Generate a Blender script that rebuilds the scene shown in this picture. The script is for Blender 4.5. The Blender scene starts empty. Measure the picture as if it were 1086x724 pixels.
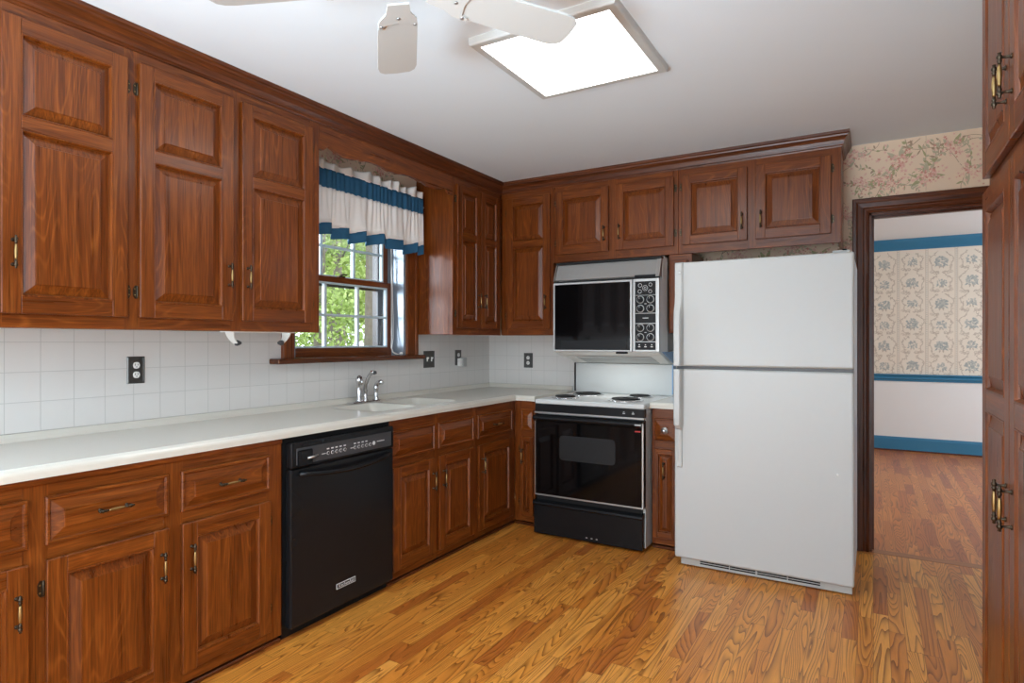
import bpy, bmesh, math, random
from mathutils import Vector, Matrix, noise as mnoise

random.seed(7)
SC = bpy.context.scene
COL = SC.collection
PI = math.pi

# ------------------------------------------------------------------ camera
CAMZ = 1.305
cam_d = bpy.data.cameras.new('camera')
cam = bpy.data.objects.new('camera', cam_d)
COL.objects.link(cam)
cam.location = (0.0, 0.0, CAMZ)
cam.rotation_euler = (PI / 2, 0.0, math.radians(30.6))
cam_d.sensor_fit = 'HORIZONTAL'
cam_d.sensor_width = 36.0
cam_d.lens = 648.0 / 1086.0 * 36.0
cam_d.clip_start = 0.02
cam_d.clip_end = 200
SC.camera = cam

# ------------------------------------------------------------------ world, lights, exposure
W = bpy.data.worlds.new('world')
SC.world = W
W.use_nodes = True
bg = W.node_tree.nodes['Background']
bg.inputs[0].default_value = (0.80, 0.90, 1.0, 1)
bg.inputs[1].default_value = 3.6

def area(name, loc, rot, sx, sy, power, col=(1, 1, 1)):
    l = bpy.data.lights.new(name, 'AREA')
    l.shape = 'RECTANGLE'; l.size = sx; l.size_y = sy
    l.energy = power; l.color = col
    o = bpy.data.objects.new(name, l); COL.objects.link(o)
    o.location = loc; o.rotation_euler = rot
    return o

sun_d = bpy.data.lights.new('sun', 'SUN')
sun_d.energy = 4.0; sun_d.angle = math.radians(3); sun_d.color = (1.0, 0.96, 0.88)
sun = bpy.data.objects.new('sun', sun_d); COL.objects.link(sun)
sun.rotation_euler = Vector((0.22, 0.5, 0.83)).to_track_quat('Z', 'Y').to_euler()
sun.location = (0, 0, 12)

# added fill behind and beside the camera; daylight from the dining room's window
area('rear_fill', (-1.0, -2.24, 0.80), (PI / 2, 0, 0), 3.0, 1.1, 62, (0.86, 0.94, 1.0))
area('side_fill', (0.90, -0.70, 1.30), (PI / 2, 0, PI / 2), 2.4, 2.0, 12, (0.84, 0.93, 1.0))  # unseen fill added for the ceiling and the left cabinets
# unseen fill added behind the camera to brighten the ceiling
area('ceiling_fill', (-0.9, -1.9, 0.55), (PI - math.radians(38), 0, 0), 1.0, 0.8, 112, (0.66, 0.85, 1.0)).data.spread = math.radians(80)
area('dining_window_daylight', (3.42, 6.6, 1.45), (PI / 2, 0, PI / 2), 2.2, 1.7, 64, (0.74, 0.88, 1.0))
# sky seen obliquely through the kitchen window from the side
kw = area('kitchen_window_daylight', (-3.75, 2.0, 1.85), (0, 0, 0), 1.3, 1.1, 110, (0.80, 0.90, 1.0))
kw.rotation_euler = Vector((-0.80, -0.60, 0.04)).to_track_quat('Z', 'Y').to_euler()
PANEL_EMISSION = 8.0

SC.view_settings.view_transform = 'Standard'
SC.view_settings.look = 'None'
SC.view_settings.exposure = 0.0
SC.view_settings.gamma = 1.0
SC.view_settings.use_curve_mapping = False
SC.cycles.use_denoising = True
SC.cycles.max_bounces = 10
SC.cycles.diffuse_bounces = 6
SC.cycles.sample_clamp_indirect = 8.0
SC.cycles.caustics_reflective = False
SC.cycles.caustics_refractive = False


# ------------------------------------------------------------------ materials
def lin(r, g, b):
    f = lambda c: (c / 255 / 12.92) if c / 255 <= 0.04045 else ((c / 255 + 0.055) / 1.055) ** 2.4
    return (f(r), f(g), f(b), 1)

class N:
    """small node helper"""
    def __init__(s, name):
        s.m = bpy.data.materials.new(name); s.m.use_nodes = True
        s.t = s.m.node_tree; s.b = s.t.nodes['Principled BSDF']
    def n(s, t, **k):
        x = s.t.nodes.new(t)
        for a, v in k.items(): setattr(x, a, v)
        return x
    def l(s, a, b): s.t.links.new(a, b)
    def val(s, sock, v):
        if isinstance(v, (int, float)): sock.default_value = v
        elif isinstance(v, tuple): sock.default_value = v
        else: s.l(v, sock)
    def math(s, op, a, b=0.0, c=0.0, clamp=False):
        x = s.n('ShaderNodeMath', operation=op, use_clamp=clamp)
        s.val(x.inputs[0], a); s.val(x.inputs[1], b); s.val(x.inputs[2], c)
        return x.outputs[0]
    def vec(s, a, b, c):
        x = s.n('ShaderNodeCombineXYZ')
        s.val(x.inputs[0], a); s.val(x.inputs[1], b); s.val(x.inputs[2], c)
        return x.outputs[0]
    def noise(s, v, scale, detail=2.0, rough=0.5, dist=0.0):
        x = s.n('ShaderNodeTexNoise')
        s.l(v, x.inputs['Vector']); x.inputs['Scale'].default_value = scale
        x.inputs['Detail'].default_value = detail; x.inputs['Roughness'].default_value = rough
        x.inputs['Distortion'].default_value = dist
        return x.outputs['Fac']
    def mix(s, f, a, b, mode='MIX'):
        x = s.n('ShaderNodeMix', data_type='RGBA', blend_type=mode)
        s.val(x.inputs[0], f); s.val(x.inputs[6], a); s.val(x.inputs[7], b)
        return x.outputs[2]
    def ramp(s, f, stops):
        x = s.n('ShaderNodeValToRGB'); s.l(f, x.inputs[0])
        e = x.color_ramp.elements
        e[0].position, e[0].color = stops[0]; e[1].position, e[1].color = stops[-1]
        for p, c in stops[1:-1]:
            k = e.new(p); k.color = c
        return x.outputs[0]
    def bump(s, h, strength=0.2, dist=0.002):
        x = s.n('ShaderNodeBump'); s.l(h, x.inputs['Height'])
        x.inputs['Strength'].default_value = strength; x.inputs['Distance'].default_value = dist
        s.l(x.outputs[0], s.b.inputs['Normal'])
    def set(s, **k):
        for a, v in k.items():
            s.val(s.b.inputs[a.replace('_', ' ')], v)
        return s.m

def plain(name, col, rough=0.5, metal=0.0, spec=0.5, var=0.06, scale=8.0, coat=0.0):
    """a plain surface with a faint procedural mottling in colour"""
    k = N(name)
    tc = k.n('ShaderNodeTexCoord')
    f = k.noise(tc.outputs['Object'], scale, 3.0)
    c2 = tuple(min(1, c * (1 + var)) for c in col[:3]) + (1,)
    c1 = tuple(c * (1 - var) for c in col[:3]) + (1,)
    k.l(k.mix(f, c1, c2), k.b.inputs['Base Color'])
    k.b.inputs['Roughness'].default_value = rough
    k.b.inputs['Metallic'].default_value = metal
    k.b.inputs['Specular IOR Level'].default_value = spec
    k.b.inputs['Coat Weight'].default_value = coat
    k.b.inputs['Coat Roughness'].default_value = 0.08
    return k.m

def wood(name, axis, dark, mid, light, rough=0.30, line=0.7):
    k = N(name)
    tc = k.n('ShaderNodeTexCoord'); oi = k.n('ShaderNodeObjectInfo')
    sp = k.n('ShaderNodeSeparateXYZ'); k.l(tc.outputs['Object'], sp.inputs[0])
    off = k.math('MULTIPLY', oi.outputs['Random'], 37.0)
    def coords(across, along):
        a = [k.math('MULTIPLY', sp.outputs[i], along if i == axis else across) for i in range(3)]
        a = [k.math('ADD', v, off) for v in a]
        return k.vec(*a)
    big = k.noise(coords(7.5, 1.0), 1.0, 1.5, 0.45, 0.1)
    rings = k.math('SINE', k.math('MULTIPLY', big, 120.0))
    rings = k.math('POWER', k.math('MULTIPLY_ADD', rings, 0.5, 0.5), 7.0)
    fib = k.noise(coords(230.0, 7.0), 1.0, 2.0, 0.6)
    patch = k.noise(coords(10.0, 2.0), 1.0, 1.0)
    blot = k.noise(coords(48.0, 1.5), 1.0, 3.0, 0.6)
    base = k.ramp(blot, [(0.22, dark), (0.5, mid), (0.9, light)])
    c = k.mix(k.math('MULTIPLY', k.math('MULTIPLY', rings, k.math('MULTIPLY_ADD', patch, 2.4, -0.7, clamp=True)), line), base, light)
    fd = k.math('MULTIPLY_ADD', fib, 2.3, -0.15)
    g = k.n('ShaderNodeCombineColor')
    for i in range(3): k.l(fd, g.inputs[i])
    c = k.mix(0.75, c, g.outputs[0], 'MULTIPLY')
    k.l(c, k.b.inputs['Base Color'])
    k.l(k.math('MULTIPLY_ADD', blot, 0.16, rough - 0.08), k.b.inputs['Roughness'])
    k.b.inputs['Specular IOR Level'].default_value = 0.36
    k.b.inputs['Coat Weight'].default_value = 0.05
    k.b.inputs['Coat Roughness'].default_value = 0.22
    k.bump(fib, 0.12, 0.001)
    return k.m

WD, WM, WL = lin(74, 33, 9), lin(104, 50, 12), lin(136, 74, 26)
WOOD = [wood('stained_wood_%s' % 'xyz'[i], i, WD, WM, WL) for i in range(3)]
WX, WY, WZ = WOOD
trim_wood = [wood('dark_trim_wood_%s' % 'xyz'[i], i, lin(50, 22, 8), lin(84, 40, 15), lin(116, 62, 28), 0.3, 0.4) for i in range(3)]

def floor_mat(name, tint):
    k = N(name)
    tc = k.n('ShaderNodeTexCoord'); sp = k.n('ShaderNodeSeparateXYZ'); k.l(tc.outputs['Object'], sp.inputs[0])
    Wp = 0.061
    u = k.math('DIVIDE', sp.outputs[0], Wp); colm = k.math('FLOOR', u); fu = k.math('FRACT', u)
    wn = k.n('ShaderNodeTexWhiteNoise', noise_dimensions='1D'); k.l(colm, wn.inputs['W'])
    Lp = k.math('MULTIPLY_ADD', wn.outputs['Value'], 0.5, 0.42)
    v = k.math('ADD', k.math('DIVIDE', sp.outputs[1], Lp), k.math('MULTIPLY', wn.outputs['Value'], 57.0))
    row = k.math('FLOOR', v); fv = k.math('FRACT', v)
    w2 = k.n('ShaderNodeTexWhiteNoise', noise_dimensions='2D'); k.l(k.vec(colm, row, 0.0), w2.inputs['Vector'])
    idv = w2.outputs['Value']
    off = k.math('MULTIPLY', idv, 61.0)
    x2 = k.math('ADD', k.math('MULTIPLY', sp.outputs[0], 9.0), off)
    y2 = k.math('ADD', k.math('MULTIPLY', sp.outputs[1], 0.8), k.math('MULTIPLY', off, 1.7))
    big = k.noise(k.vec(x2, y2, 0.0), 1.0, 1.6, 0.45, 0.35)
    fr = k.math('MULTIPLY', big, 25.0)
    saw = k.math('FRACT', fr)
    ring = k.math('POWER', saw, 3.0)
    xf = k.math('MULTIPLY', sp.outputs[0], 260.0); yf = k.math('MULTIPLY', sp.outputs[1], 11.0)
    fib = k.noise(k.vec(xf, k.math('ADD', yf, off), 0.0), 1.0, 2.0, 0.6)
    base = k.ramp(idv, [(0.0, lin(*[c * t for c, t in zip((176, 98, 38), tint)])),
                        (0.22, lin(*[c * t for c, t in zip((200, 122, 46), tint)])),
                        (0.75, lin(*[c * t for c, t in zip((222, 149, 62), tint)])),
                        (1.0, lin(*[c * t for c, t in zip((224, 154, 72), tint)]))])
    darkc = lin(*[c * t for c, t in zip((104, 50, 12), tint)])
    rr = k.math('MULTIPLY', ring, k.math('MULTIPLY_ADD', fib, 1.2, 0.25), clamp=True)
    c = k.mix(k.math('MULTIPLY', rr, 1.0, clamp=True), base, darkc)
    g = k.math('MULTIPLY_ADD', fib, 0.7, 0.65)
    gc = k.n('ShaderNodeCombineColor')
    for i in range(3): k.l(g, gc.inputs[i])
    c = k.mix(0.7, c, gc.outputs[0], 'MULTIPLY')
    eu = k.math('MINIMUM', fu, k.math('SUBTRACT', 1.0, fu))
    ev = k.math('MULTIPLY', k.math('MINIMUM', fv, k.math('SUBTRACT', 1.0, fv)), 10.0)
    seam = k.math('LESS_THAN', k.math('MINIMUM', eu, ev), 0.022)
    c = k.mix(k.math('MULTIPLY', seam, 0.45), c, lin(70, 36, 14))
    k.l(c, k.b.inputs['Base Color'])
    k.l(k.math('MULTIPLY_ADD', fib, 0.14, 0.24), k.b.inputs['Roughness'])
    k.b.inputs['Specular IOR Level'].default_value = 0.45
    k.bump(k.math('SUBTRACT', fib, seam), 0.10, 0.001)
    return k.m

def tile_mat(name, ax, off_u, off_z, pitch_u, pitch_z):
    k = N(name)
    tc = k.n('ShaderNodeTexCoord'); sp = k.n('ShaderNodeSeparateXYZ'); k.l(tc.outputs['Object'], sp.inputs[0])
    fu = k.math('FRACT', k.math('DIVIDE', k.math('SUBTRACT', sp.outputs[ax], off_u), pitch_u))
    fz = k.math('FRACT', k.math('DIVIDE', k.math('SUBTRACT', sp.outputs[2], off_z), pitch_z))
    e = k.math('MINIMUM', k.math('MINIMUM', fu, k.math('SUBTRACT', 1.0, fu)), k.math('MINIMUM', fz, k.math('SUBTRACT', 1.0, fz)))
    grout = k.math('SUBTRACT', 1.0, k.math('DIVIDE', e, 0.016), clamp=True)
    k.l(k.mix(grout, lin(212, 210, 206), lin(178, 177, 172)), k.b.inputs['Base Color'])
    k.b.inputs['Roughness'].default_value = 0.28
    k.b.inputs['Specular IOR Level'].default_value = 0.45
    inv = k.math('SUBTRACT', 1.0, grout)
    k.bump(inv, 0.35, 0.002)
    return k.m

M = dict(
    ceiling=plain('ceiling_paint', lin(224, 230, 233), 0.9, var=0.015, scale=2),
    white_wall=plain('white_wall_paint', lin(222, 222, 220), 0.7, var=0.012),
    paper=plain('floral_wallpaper_ground', lin(232, 208, 182), 0.8, var=0.02, scale=5),
    dpaper=plain('damask_wallpaper_ground', lin(226, 216, 200), 0.8, var=0.02),
    pink=plain('wallpaper_pink', lin(206, 140, 128), 0.8, var=0.15, scale=60),
    pink2=plain('wallpaper_pale_pink', lin(224, 178, 164), 0.8, var=0.12, scale=60),
    leafink=plain('wallpaper_leaf_green', lin(168, 164, 122), 0.8, var=0.2, scale=50),
    leafink2=plain('wallpaper_grey_green', lin(190, 180, 152), 0.8, var=0.15, scale=50),
    stemink=plain('wallpaper_stem_brown', lin(172, 146, 122), 0.8, var=0.1),
    rose=plain('damask_blue_grey', lin(164, 170, 166), 0.8, var=0.15, scale=60),
    rose2=plain('damask_pale_blue', lin(186, 186, 178), 0.8, var=0.1, scale=60),
    tan=plain('damask_tan', lin(190, 178, 162), 0.8, var=0.08),
    blue=plain('blue_trim_paint', lin(46, 114, 148), 0.4, var=0.04),
    counter=plain('ivory_counter', lin(206, 203, 192), 0.22, var=0.012, scale=30),
    enamel=plain('white_enamel', lin(190, 194, 193), 0.34, var=0.01, scale=40),
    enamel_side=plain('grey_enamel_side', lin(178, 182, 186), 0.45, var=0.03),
    enamel_grey=plain('grey_plastic', lin(176, 178, 176), 0.5, var=0.03),
    black=plain('gloss_black', lin(22, 23, 25), 0.24, spec=0.25, var=0.1),
    black_matte=plain('black_plastic', lin(17, 18, 19), 0.5, spec=0.25, var=0.1),
    glass_black=plain('black_oven_glass', lin(7, 7, 8), 0.07, spec=0.3, var=0.1),
    window_black=plain('grey_oven_window', lin(40, 41, 42), 0.2, spec=0.25, var=0.15, scale=90),
    charcoal=plain('charcoal_plastic', lin(58, 58, 60), 0.35, var=0.05),
    steel=plain('brushed_steel', lin(186, 186, 184), 0.34, metal=0.85, var=0.05, scale=40),
    dull_steel=plain('dull_steel', lin(160, 160, 158), 0.42, metal=0.5, spec=0.4, var=0.06, scale=40),
    jamb_sheen=plain('jamb_sky_sheen', lin(140, 152, 164), 0.25, metal=0.3, var=0.04),  # pale tint paints the window's sky reflection onto the dark wood jambs
    chrome=plain('chrome', lin(222, 222, 224), 0.1, metal=1.0, var=0.03),
    pewter=plain('pewter_plate', lin(92, 92, 90), 0.34, metal=0.8, var=0.25, scale=80),
    bronze=plain('dark_bronze', lin(70, 60, 48), 0.34, metal=0.85, var=0.3, scale=120),
    brass=plain('aged_brass', lin(150, 124, 80), 0.34, metal=0.9, var=0.15, scale=120),
    plastic=plain('white_plastic', lin(232, 232, 228), 0.4, var=0.01),
    mark=plain('pale_print', lin(205, 205, 205), 0.6, var=0.02),
    red=plain('red_print', lin(170, 40, 36), 0.6, var=0.05),
    cloth=plain('white_curtain_cloth', lin(236, 234, 230), 0.9, var=0.02, scale=40),
    bluecloth=plain('blue_curtain_cloth', lin(34, 88, 122), 0.85, var=0.1, scale=60),
    muntin=plain('pale_blue_grey_muntin', lin(196, 212, 220), 0.4, var=0.03),
    darkframe=plain('dark_window_frame', lin(38, 30, 26), 0.5, var=0.1),
    jamb=wood('window_jamb_wood', 2, lin(70, 34, 15), lin(100, 52, 25), lin(120, 66, 32), 0.22, 0.2),
    bark=plain('tree_bark', lin(112, 104, 92), 0.95, var=0.35, scale=14),
    fanwhite=plain('white_fan_enamel', lin(190, 189, 184), 0.45, var=0.02),
    shadow=plain('toe_recess_shade', lin(44, 24, 12), 0.8, var=0.1),  # dark brown paints in the shade under the cabinet fronts
    film=plain('blue_protective_film', lin(120, 158, 196), 0.3, var=0.08),
    ground=plain('forest_floor', lin(96, 104, 58), 0.95, var=0.4, scale=3),
    floor=floor_mat('oak_strip_floor', (1.0, 1.0, 1.0)),
    dfloor=floor_mat('oak_strip_floor_dining_light', (0.90, 0.82, 0.84)),  # same oak, with the dining room's redder, dimmer light put into its colour
)
M['tile_left'] = tile_mat('square_white_tile_left', 1, 1.012, 1.303, 0.1175, 0.1165)
M['tile_back'] = tile_mat('square_white_tile_back', 0, -2.83 + 0.06, 1.303, 0.1175, 0.1165)

k = N('foliage_leaf')
oi = k.n('ShaderNodeTexCoord')
f = k.noise(oi.outputs['Object'], 2.3, 4.0, 0.7)
f2 = k.noise(oi.outputs['Object'], 13.0, 2.0, 0.7)
k.l(k.ramp(k.math('MULTIPLY_ADD', f2, 0.6, k.math('MULTIPLY', f, 0.4)), [(0.3, lin(104, 128, 60)), (0.5, lin(150, 172, 90)), (0.7, lin(200, 212, 140))]), k.b.inputs['Base Color'])
k.b.inputs['Roughness'].default_value = 0.6
k.b.inputs['Transmission Weight'].default_value = 0.0
M['leaf'] = k.m

k = N('light_diffuser')
k.set(Base_Color=(0.9, 0.9, 0.9, 1)); k.b.inputs['Emission Color'].default_value = (1, 0.985, 0.96, 1)
k.b.inputs['Emission Strength'].default_value = PANEL_EMISSION
M['diffuser'] = k.m
k = N('window_glass')
gt = k.n('ShaderNodeBsdfTransparent'); gg = k.n('ShaderNodeBsdfGlossy'); gg.inputs['Roughness'].default_value = 0.02
fr = k.n('ShaderNodeFresnel'); fr.inputs['IOR'].default_value = 1.3
mx = k.n('ShaderNodeMixShader'); k.l(fr.outputs[0], mx.inputs[0]); k.l(gt.outputs[0], mx.inputs[1]); k.l(gg.outputs[0], mx.inputs[2])
k.l(mx.outputs[0], k.t.nodes['Material Output'].inputs['Surface'])
M['glass'] = k.m


# ------------------------------------------------------------------ mesh builder
class MB:
    def __init__(s): s.v = []; s.f = []; s.mi = []; s.mats = []; s.sm = []
    def slot(s, m):
        if m not in s.mats: s.mats.append(m)
        return s.mats.index(m)
    def add(s, vs, fs, m, smooth=False):
        b = len(s.v); s.v.extend(Vector(p) for p in vs); i = s.slot(m)
        for f in fs:
            s.f.append([b + q for q in f]); s.mi.append(i); s.sm.append(smooth)
        return s
    def box(s, x0, x1, y0, y1, z0, z1, m):
        vs = [(x0, y0, z0), (x1, y0, z0), (x1, y1, z0), (x0, y1, z0), (x0, y0, z1), (x1, y0, z1), (x1, y1, z1), (x0, y1, z1)]
        return s.add(vs, [(0, 3, 2, 1), (4, 5, 6, 7), (0, 1, 5, 4), (1, 2, 6, 5), (2, 3, 7, 6), (3, 0, 4, 7)], m)
    def bevbox(s, x0, x1, y0, y1, z0, z1, m, b=0.003, seg=2):
        bm = bmesh.new()
        bmesh.ops.create_cube(bm, size=1)
        for v in bm.verts:
            v.co = Vector(((x0 + x1) / 2 + v.co.x * (x1 - x0), (y0 + y1) / 2 + v.co.y * (y1 - y0), (z0 + z1) / 2 + v.co.z * (z1 - z0)))
        bmesh.ops.bevel(bm, geom=bm.edges[:], offset=b, segments=seg, profile=0.5, affect='EDGES')
        return s.bm(bm, m, smooth=False)
    def bm(s, bm, m, smooth=False):
        bm.verts.ensure_lookup_table()
        vs = [v.co.copy() for v in bm.verts]; fs = [[v.index for v in f.verts] for f in bm.faces]
        bm.free()
        return s.add(vs, fs, m, smooth)
    def loft(s, rings, m, cap0=True, cap1=True, smooth=False, closed=True):
        b = len(s.v); n = len(rings[0]); i = s.slot(m)
        for r in rings: s.v.extend(Vector(p) for p in r)
        for a in range(len(rings) - 1):
            for q in range(n if closed else n - 1):
                q2 = (q + 1) % n
                s.f.append([b + a * n + q, b + a * n + q2, b + (a + 1) * n + q2, b + (a + 1) * n + q]); s.mi.append(i); s.sm.append(smooth)
        if cap0: s.f.append([b + q for q in range(n)][::-1]); s.mi.append(i); s.sm.append(False)
        if cap1: s.f.append([b + (len(rings) - 1) * n + q for q in range(n)]); s.mi.append(i); s.sm.append(False)
        return s
    def lathe(s, p0, axis, prof, m, seg=16, smooth=True):
        """prof: list of (radius, height along axis from p0)"""
        ax = Vector(axis).normalized(); p0 = Vector(p0)
        t = Vector((1, 0, 0)) if abs(ax.x) < 0.8 else Vector((0, 1, 0))
        a = ax.cross(t).normalized(); c = ax.cross(a)
        rings = []
        for r, h in prof:
            r = max(r, 1e-5)
            rings.append([p0 + ax * h + a * (r * math.cos(2 * PI * q / seg)) + c * (r * math.sin(2 * PI * q / seg)) for q in range(seg)])
        return s.loft(rings, m, True, True, smooth)
    def tube(s, pts, r, m, seg=8, smooth=True):
        pts = [Vector(p) for p in pts]; rings = []
        rs = r if isinstance(r, (list, tuple)) else [r] * len(pts)
        up = None
        for i, p in enumerate(pts):
            d = (pts[min(i + 1, len(pts) - 1)] - pts[max(i - 1, 0)]).normalized()
            if up is None:
                up = Vector((0, 0, 1)) if abs(d.z) < 0.9 else Vector((1, 0, 0))
            a = d.cross(up).normalized(); c = a.cross(d).normalized(); up = c
            rings.append([p + a * (rs[i] * math.cos(2 * PI * q / seg)) + c * (rs[i] * math.sin(2 * PI * q / seg)) for q in range(seg)])
        return s.loft(rings, m, True, True, smooth)
    def prism(s, poly, axis, a0, a1, m):
        """poly of 2-D points in the two other axes (cyclic order), extruded along axis from a0 to a1"""
        def P(p, a):
            if axis == 0: return (a, p[0], p[1])
            if axis == 1: return (p[0], a, p[1])
            return (p[0], p[1], a)
        return s.loft([[P(p, a0) for p in poly], [P(p, a1) for p in poly]], m)
    def build(s, name, parent=None, origin=None, recalc=True, bevel=0.0, smooth_angle=None):
        me = bpy.data.meshes.new(name)
        xs = [v.x for v in s.v]; ys = [v.y for v in s.v]; zs = [v.z for v in s.v]
        o = Vector(((min(xs) + max(xs)) / 2, (min(ys) + max(ys)) / 2, min(zs))) if origin is None else Vector(origin)
        me.from_pydata([tuple(v - o) for v in s.v], [], s.f)
        for m in s.mats: me.materials.append(m)
        for p, i, sm in zip(me.polygons, s.mi, s.sm):
            p.material_index = i; p.use_smooth = sm
        if recalc:
            bm = bmesh.new(); bm.from_mesh(me); bmesh.ops.recalc_face_normals(bm, faces=bm.faces[:]); bm.to_mesh(me); bm.free()
        me.update()
        ob = bpy.data.objects.new(name, me); COL.objects.link(ob)
        ob['_o'] = tuple(o)
        if parent is not None:
            ob.parent = parent; ob.location = o - Vector(parent['_o'])
        else: ob.location = o
        if bevel > 0:
            md = ob.modifiers.new('soft_edges', 'BEVEL'); md.width = bevel; md.segments = 2; md.limit_method = 'ANGLE'; md.angle_limit = math.radians(40)
        return ob

def empty(name, loc, label, cat, group=None):
    o = bpy.data.objects.new(name, None); COL.objects.link(o)
    o.empty_display_size = 0.05; o.location = loc; o['_o'] = tuple(loc)
    return tag(o, label, cat, group)

def tag(o, label=None, cat=None, group=None, kind=None):
    if label: o['label'] = label
    if cat: o['category'] = cat
    if group: o['group'] = group
    if kind: o['kind'] = kind
    return o

def struct(mb, name, **k):
    return tag(mb.build(name, origin=(0, 0, 0), **k), kind='structure')

def place(mesh, name, parent, loc, rot=(0, 0, 0)):
    o = bpy.data.objects.new(name, mesh); COL.objects.link(o)
    o.parent = parent; o.location = Vector(loc) - Vector(parent['_o']); o.rotation_euler = rot; o['_o'] = tuple(loc)
    return o


# ------------------------------------------------------------------ key planes (metres)
XW, YW, ZC = -2.83, 4.40, 2.535          # left wall, back wall, ceiling
XR, YR = 0.95, -2.30                     # right wall, rear wall
UX, UY = -2.505, 4.075                   # face frames of the upper cabinets
BX, BY = -2.215, 3.785                   # face frames of the base cabinets

# ------------------------------------------------------------------ structure
struct(MB().box(XW - 0.15, XR + 0.1, YR - 0.1, 4.385, -0.08, 0.0, M['floor']), 'floor')
struct(MB().box(-1.5, 3.7, 4.465, 8.8, -0.08, 0.0, M['dfloor']), 'floor_dining')
struct(MB().box(-1.0, XR, 4.385, 4.465, -0.08, 0.001, wood('threshold_oak', 0, lin(120, 66, 34), lin(150, 88, 44), lin(176, 112, 60), 0.3)), 'trim_threshold')
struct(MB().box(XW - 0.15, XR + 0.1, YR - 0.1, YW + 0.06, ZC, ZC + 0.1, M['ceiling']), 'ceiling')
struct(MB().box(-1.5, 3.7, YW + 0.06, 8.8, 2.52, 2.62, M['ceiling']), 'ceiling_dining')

# floral wallpaper motif: flat printed shapes lying in the wall's own mesh
def flower_print(mb, P, cu, cz, s, rnd, clip=None):
    """P(u, z) -> 3-D point on the paper's surface"""
    cnt = [0]
    def poly(pts, m):
        if clip and not all(clip(a, b) for a, b in pts): return
        lift = cnt[0] * 2.2e-6; cnt[0] += 1
        mb.add([P(u, z, lift) for u, z in pts], [tuple(range(len(pts)))], m)
    def leaf(u, z, ang, ln, wd, m):
        c, q = math.cos(ang), math.sin(ang)
        pts = [(0, 0), (0.3, 0.8), (0.62, 0.75), (1, 0), (0.62, -0.75), (0.3, -0.8)]
        poly([(u + c * a * ln - q * b * wd, z + q * a * ln + c * b * wd) for a, b in pts], m)
    def stem(pts, w):
        for (u0, z0), (u1, z1) in zip(pts, pts[1:]):
            d = math.hypot(u1 - u0, z1 - z0) or 1; nx, nz = -(z1 - z0) / d * w, (u1 - u0) / d * w
            poly([(u0 + nx, z0 + nz), (u1 + nx, z1 + nz), (u1 - nx, z1 - nz), (u0 - nx, z0 - nz)], M['stemink'])
    # winding stem with leaves
    for side in (0, 1, 2):
        a = rnd.uniform(0, 2 * PI); u, z = cu, cz; pts = [(u, z)]
        for i in range(9):
            a += rnd.uniform(-0.5, 0.5)
            u += math.cos(a) * 0.024 * s; z += math.sin(a) * 0.024 * s
            pts.append((u, z))
        stem(pts, 0.0016 * s)
        for (u, z) in pts[2:]:
            for sg in (-1, 1):
                if rnd.random() < 0.5:
                    leaf(u, z, a + sg * rnd.uniform(0.5, 1.3), s * rnd.uniform(0.018, 0.045), s * rnd.uniform(0.005, 0.010), rnd.choice([M['leafink'], M['leafink2'], M['leafink2'], M['stemink']]))
    for i in range(5):
        leaf(cu, cz, rnd.uniform(0, 2 * PI), s * rnd.uniform(0.06, 0.10), s * 0.016, rnd.choice([M['leafink'], M['leafink2']]))
    # heads of small florets
    for i in range(130):
        r = abs(rnd.gauss(0, 0.042)) * s; a = rnd.uniform(0, 2 * PI)
        u, z = cu + 1.35 * r * math.cos(a), cz + r * math.sin(a); rr = rnd.uniform(0.008, 0.014) * s; ph = rnd.uniform(0, 6)
        poly([(u + rr * (0.65 + 0.35 * math.cos(5 * (2 * PI * q / 10))) * math.cos(2 * PI * q / 10 + ph), z + rr * (0.65 + 0.35 * math.cos(5 * (2 * PI * q / 10))) * math.sin(2 * PI * q / 10 + ph)) for q in range(10)],
             rnd.choice([M['pink'], M['pink2'], M['pink2'], M['paper'], M['paper']]))

# left wall with the window opening; tile below, paper above
WY0, WY1, WZ0, WZ1 = 2.344, 3.314, 1.205, 2.17
wl = MB()
def wl_box(y0, y1, z0, z1, m): wl.box(XW - 0.15, XW, y0, y1, z0, z1, m)
wl_box(YR - 0.1, YW, 0, 0.90, M['white_wall'])
wl_box(YR - 0.1, 0.1, 0.90, ZC, M['white_wall'])
wl_box(0.1, WY0, 0.90, 1.36, M['tile_left']); wl_box(WY0, WY1, 0.90, WZ0, M['tile_left']); wl_box(WY1, YW, 0.90, 1.36, M['tile_left'])
wl_box(0.1, WY0, 1.36, ZC, M['paper']); wl_box(WY1, YW, 1.36, ZC, M['paper']); wl_box(WY0, WY1, WZ1, ZC, M['paper'])
rp = random.Random(3)
for cu, cz in ((2.42, 2.36), (2.66, 2.42), (2.86, 2.34), (3.08, 2.42), (3.30, 2.34)):
    flower_print(wl, lambda u, z, l: (XW + 0.0004 + l, u, z), cu, cz, 0.9, rp, lambda u, z: z < ZC and (z > WZ1 + 0.03 or u > WY1 + 0.03))
struct(wl, 'wall_left', recalc=False)

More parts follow.
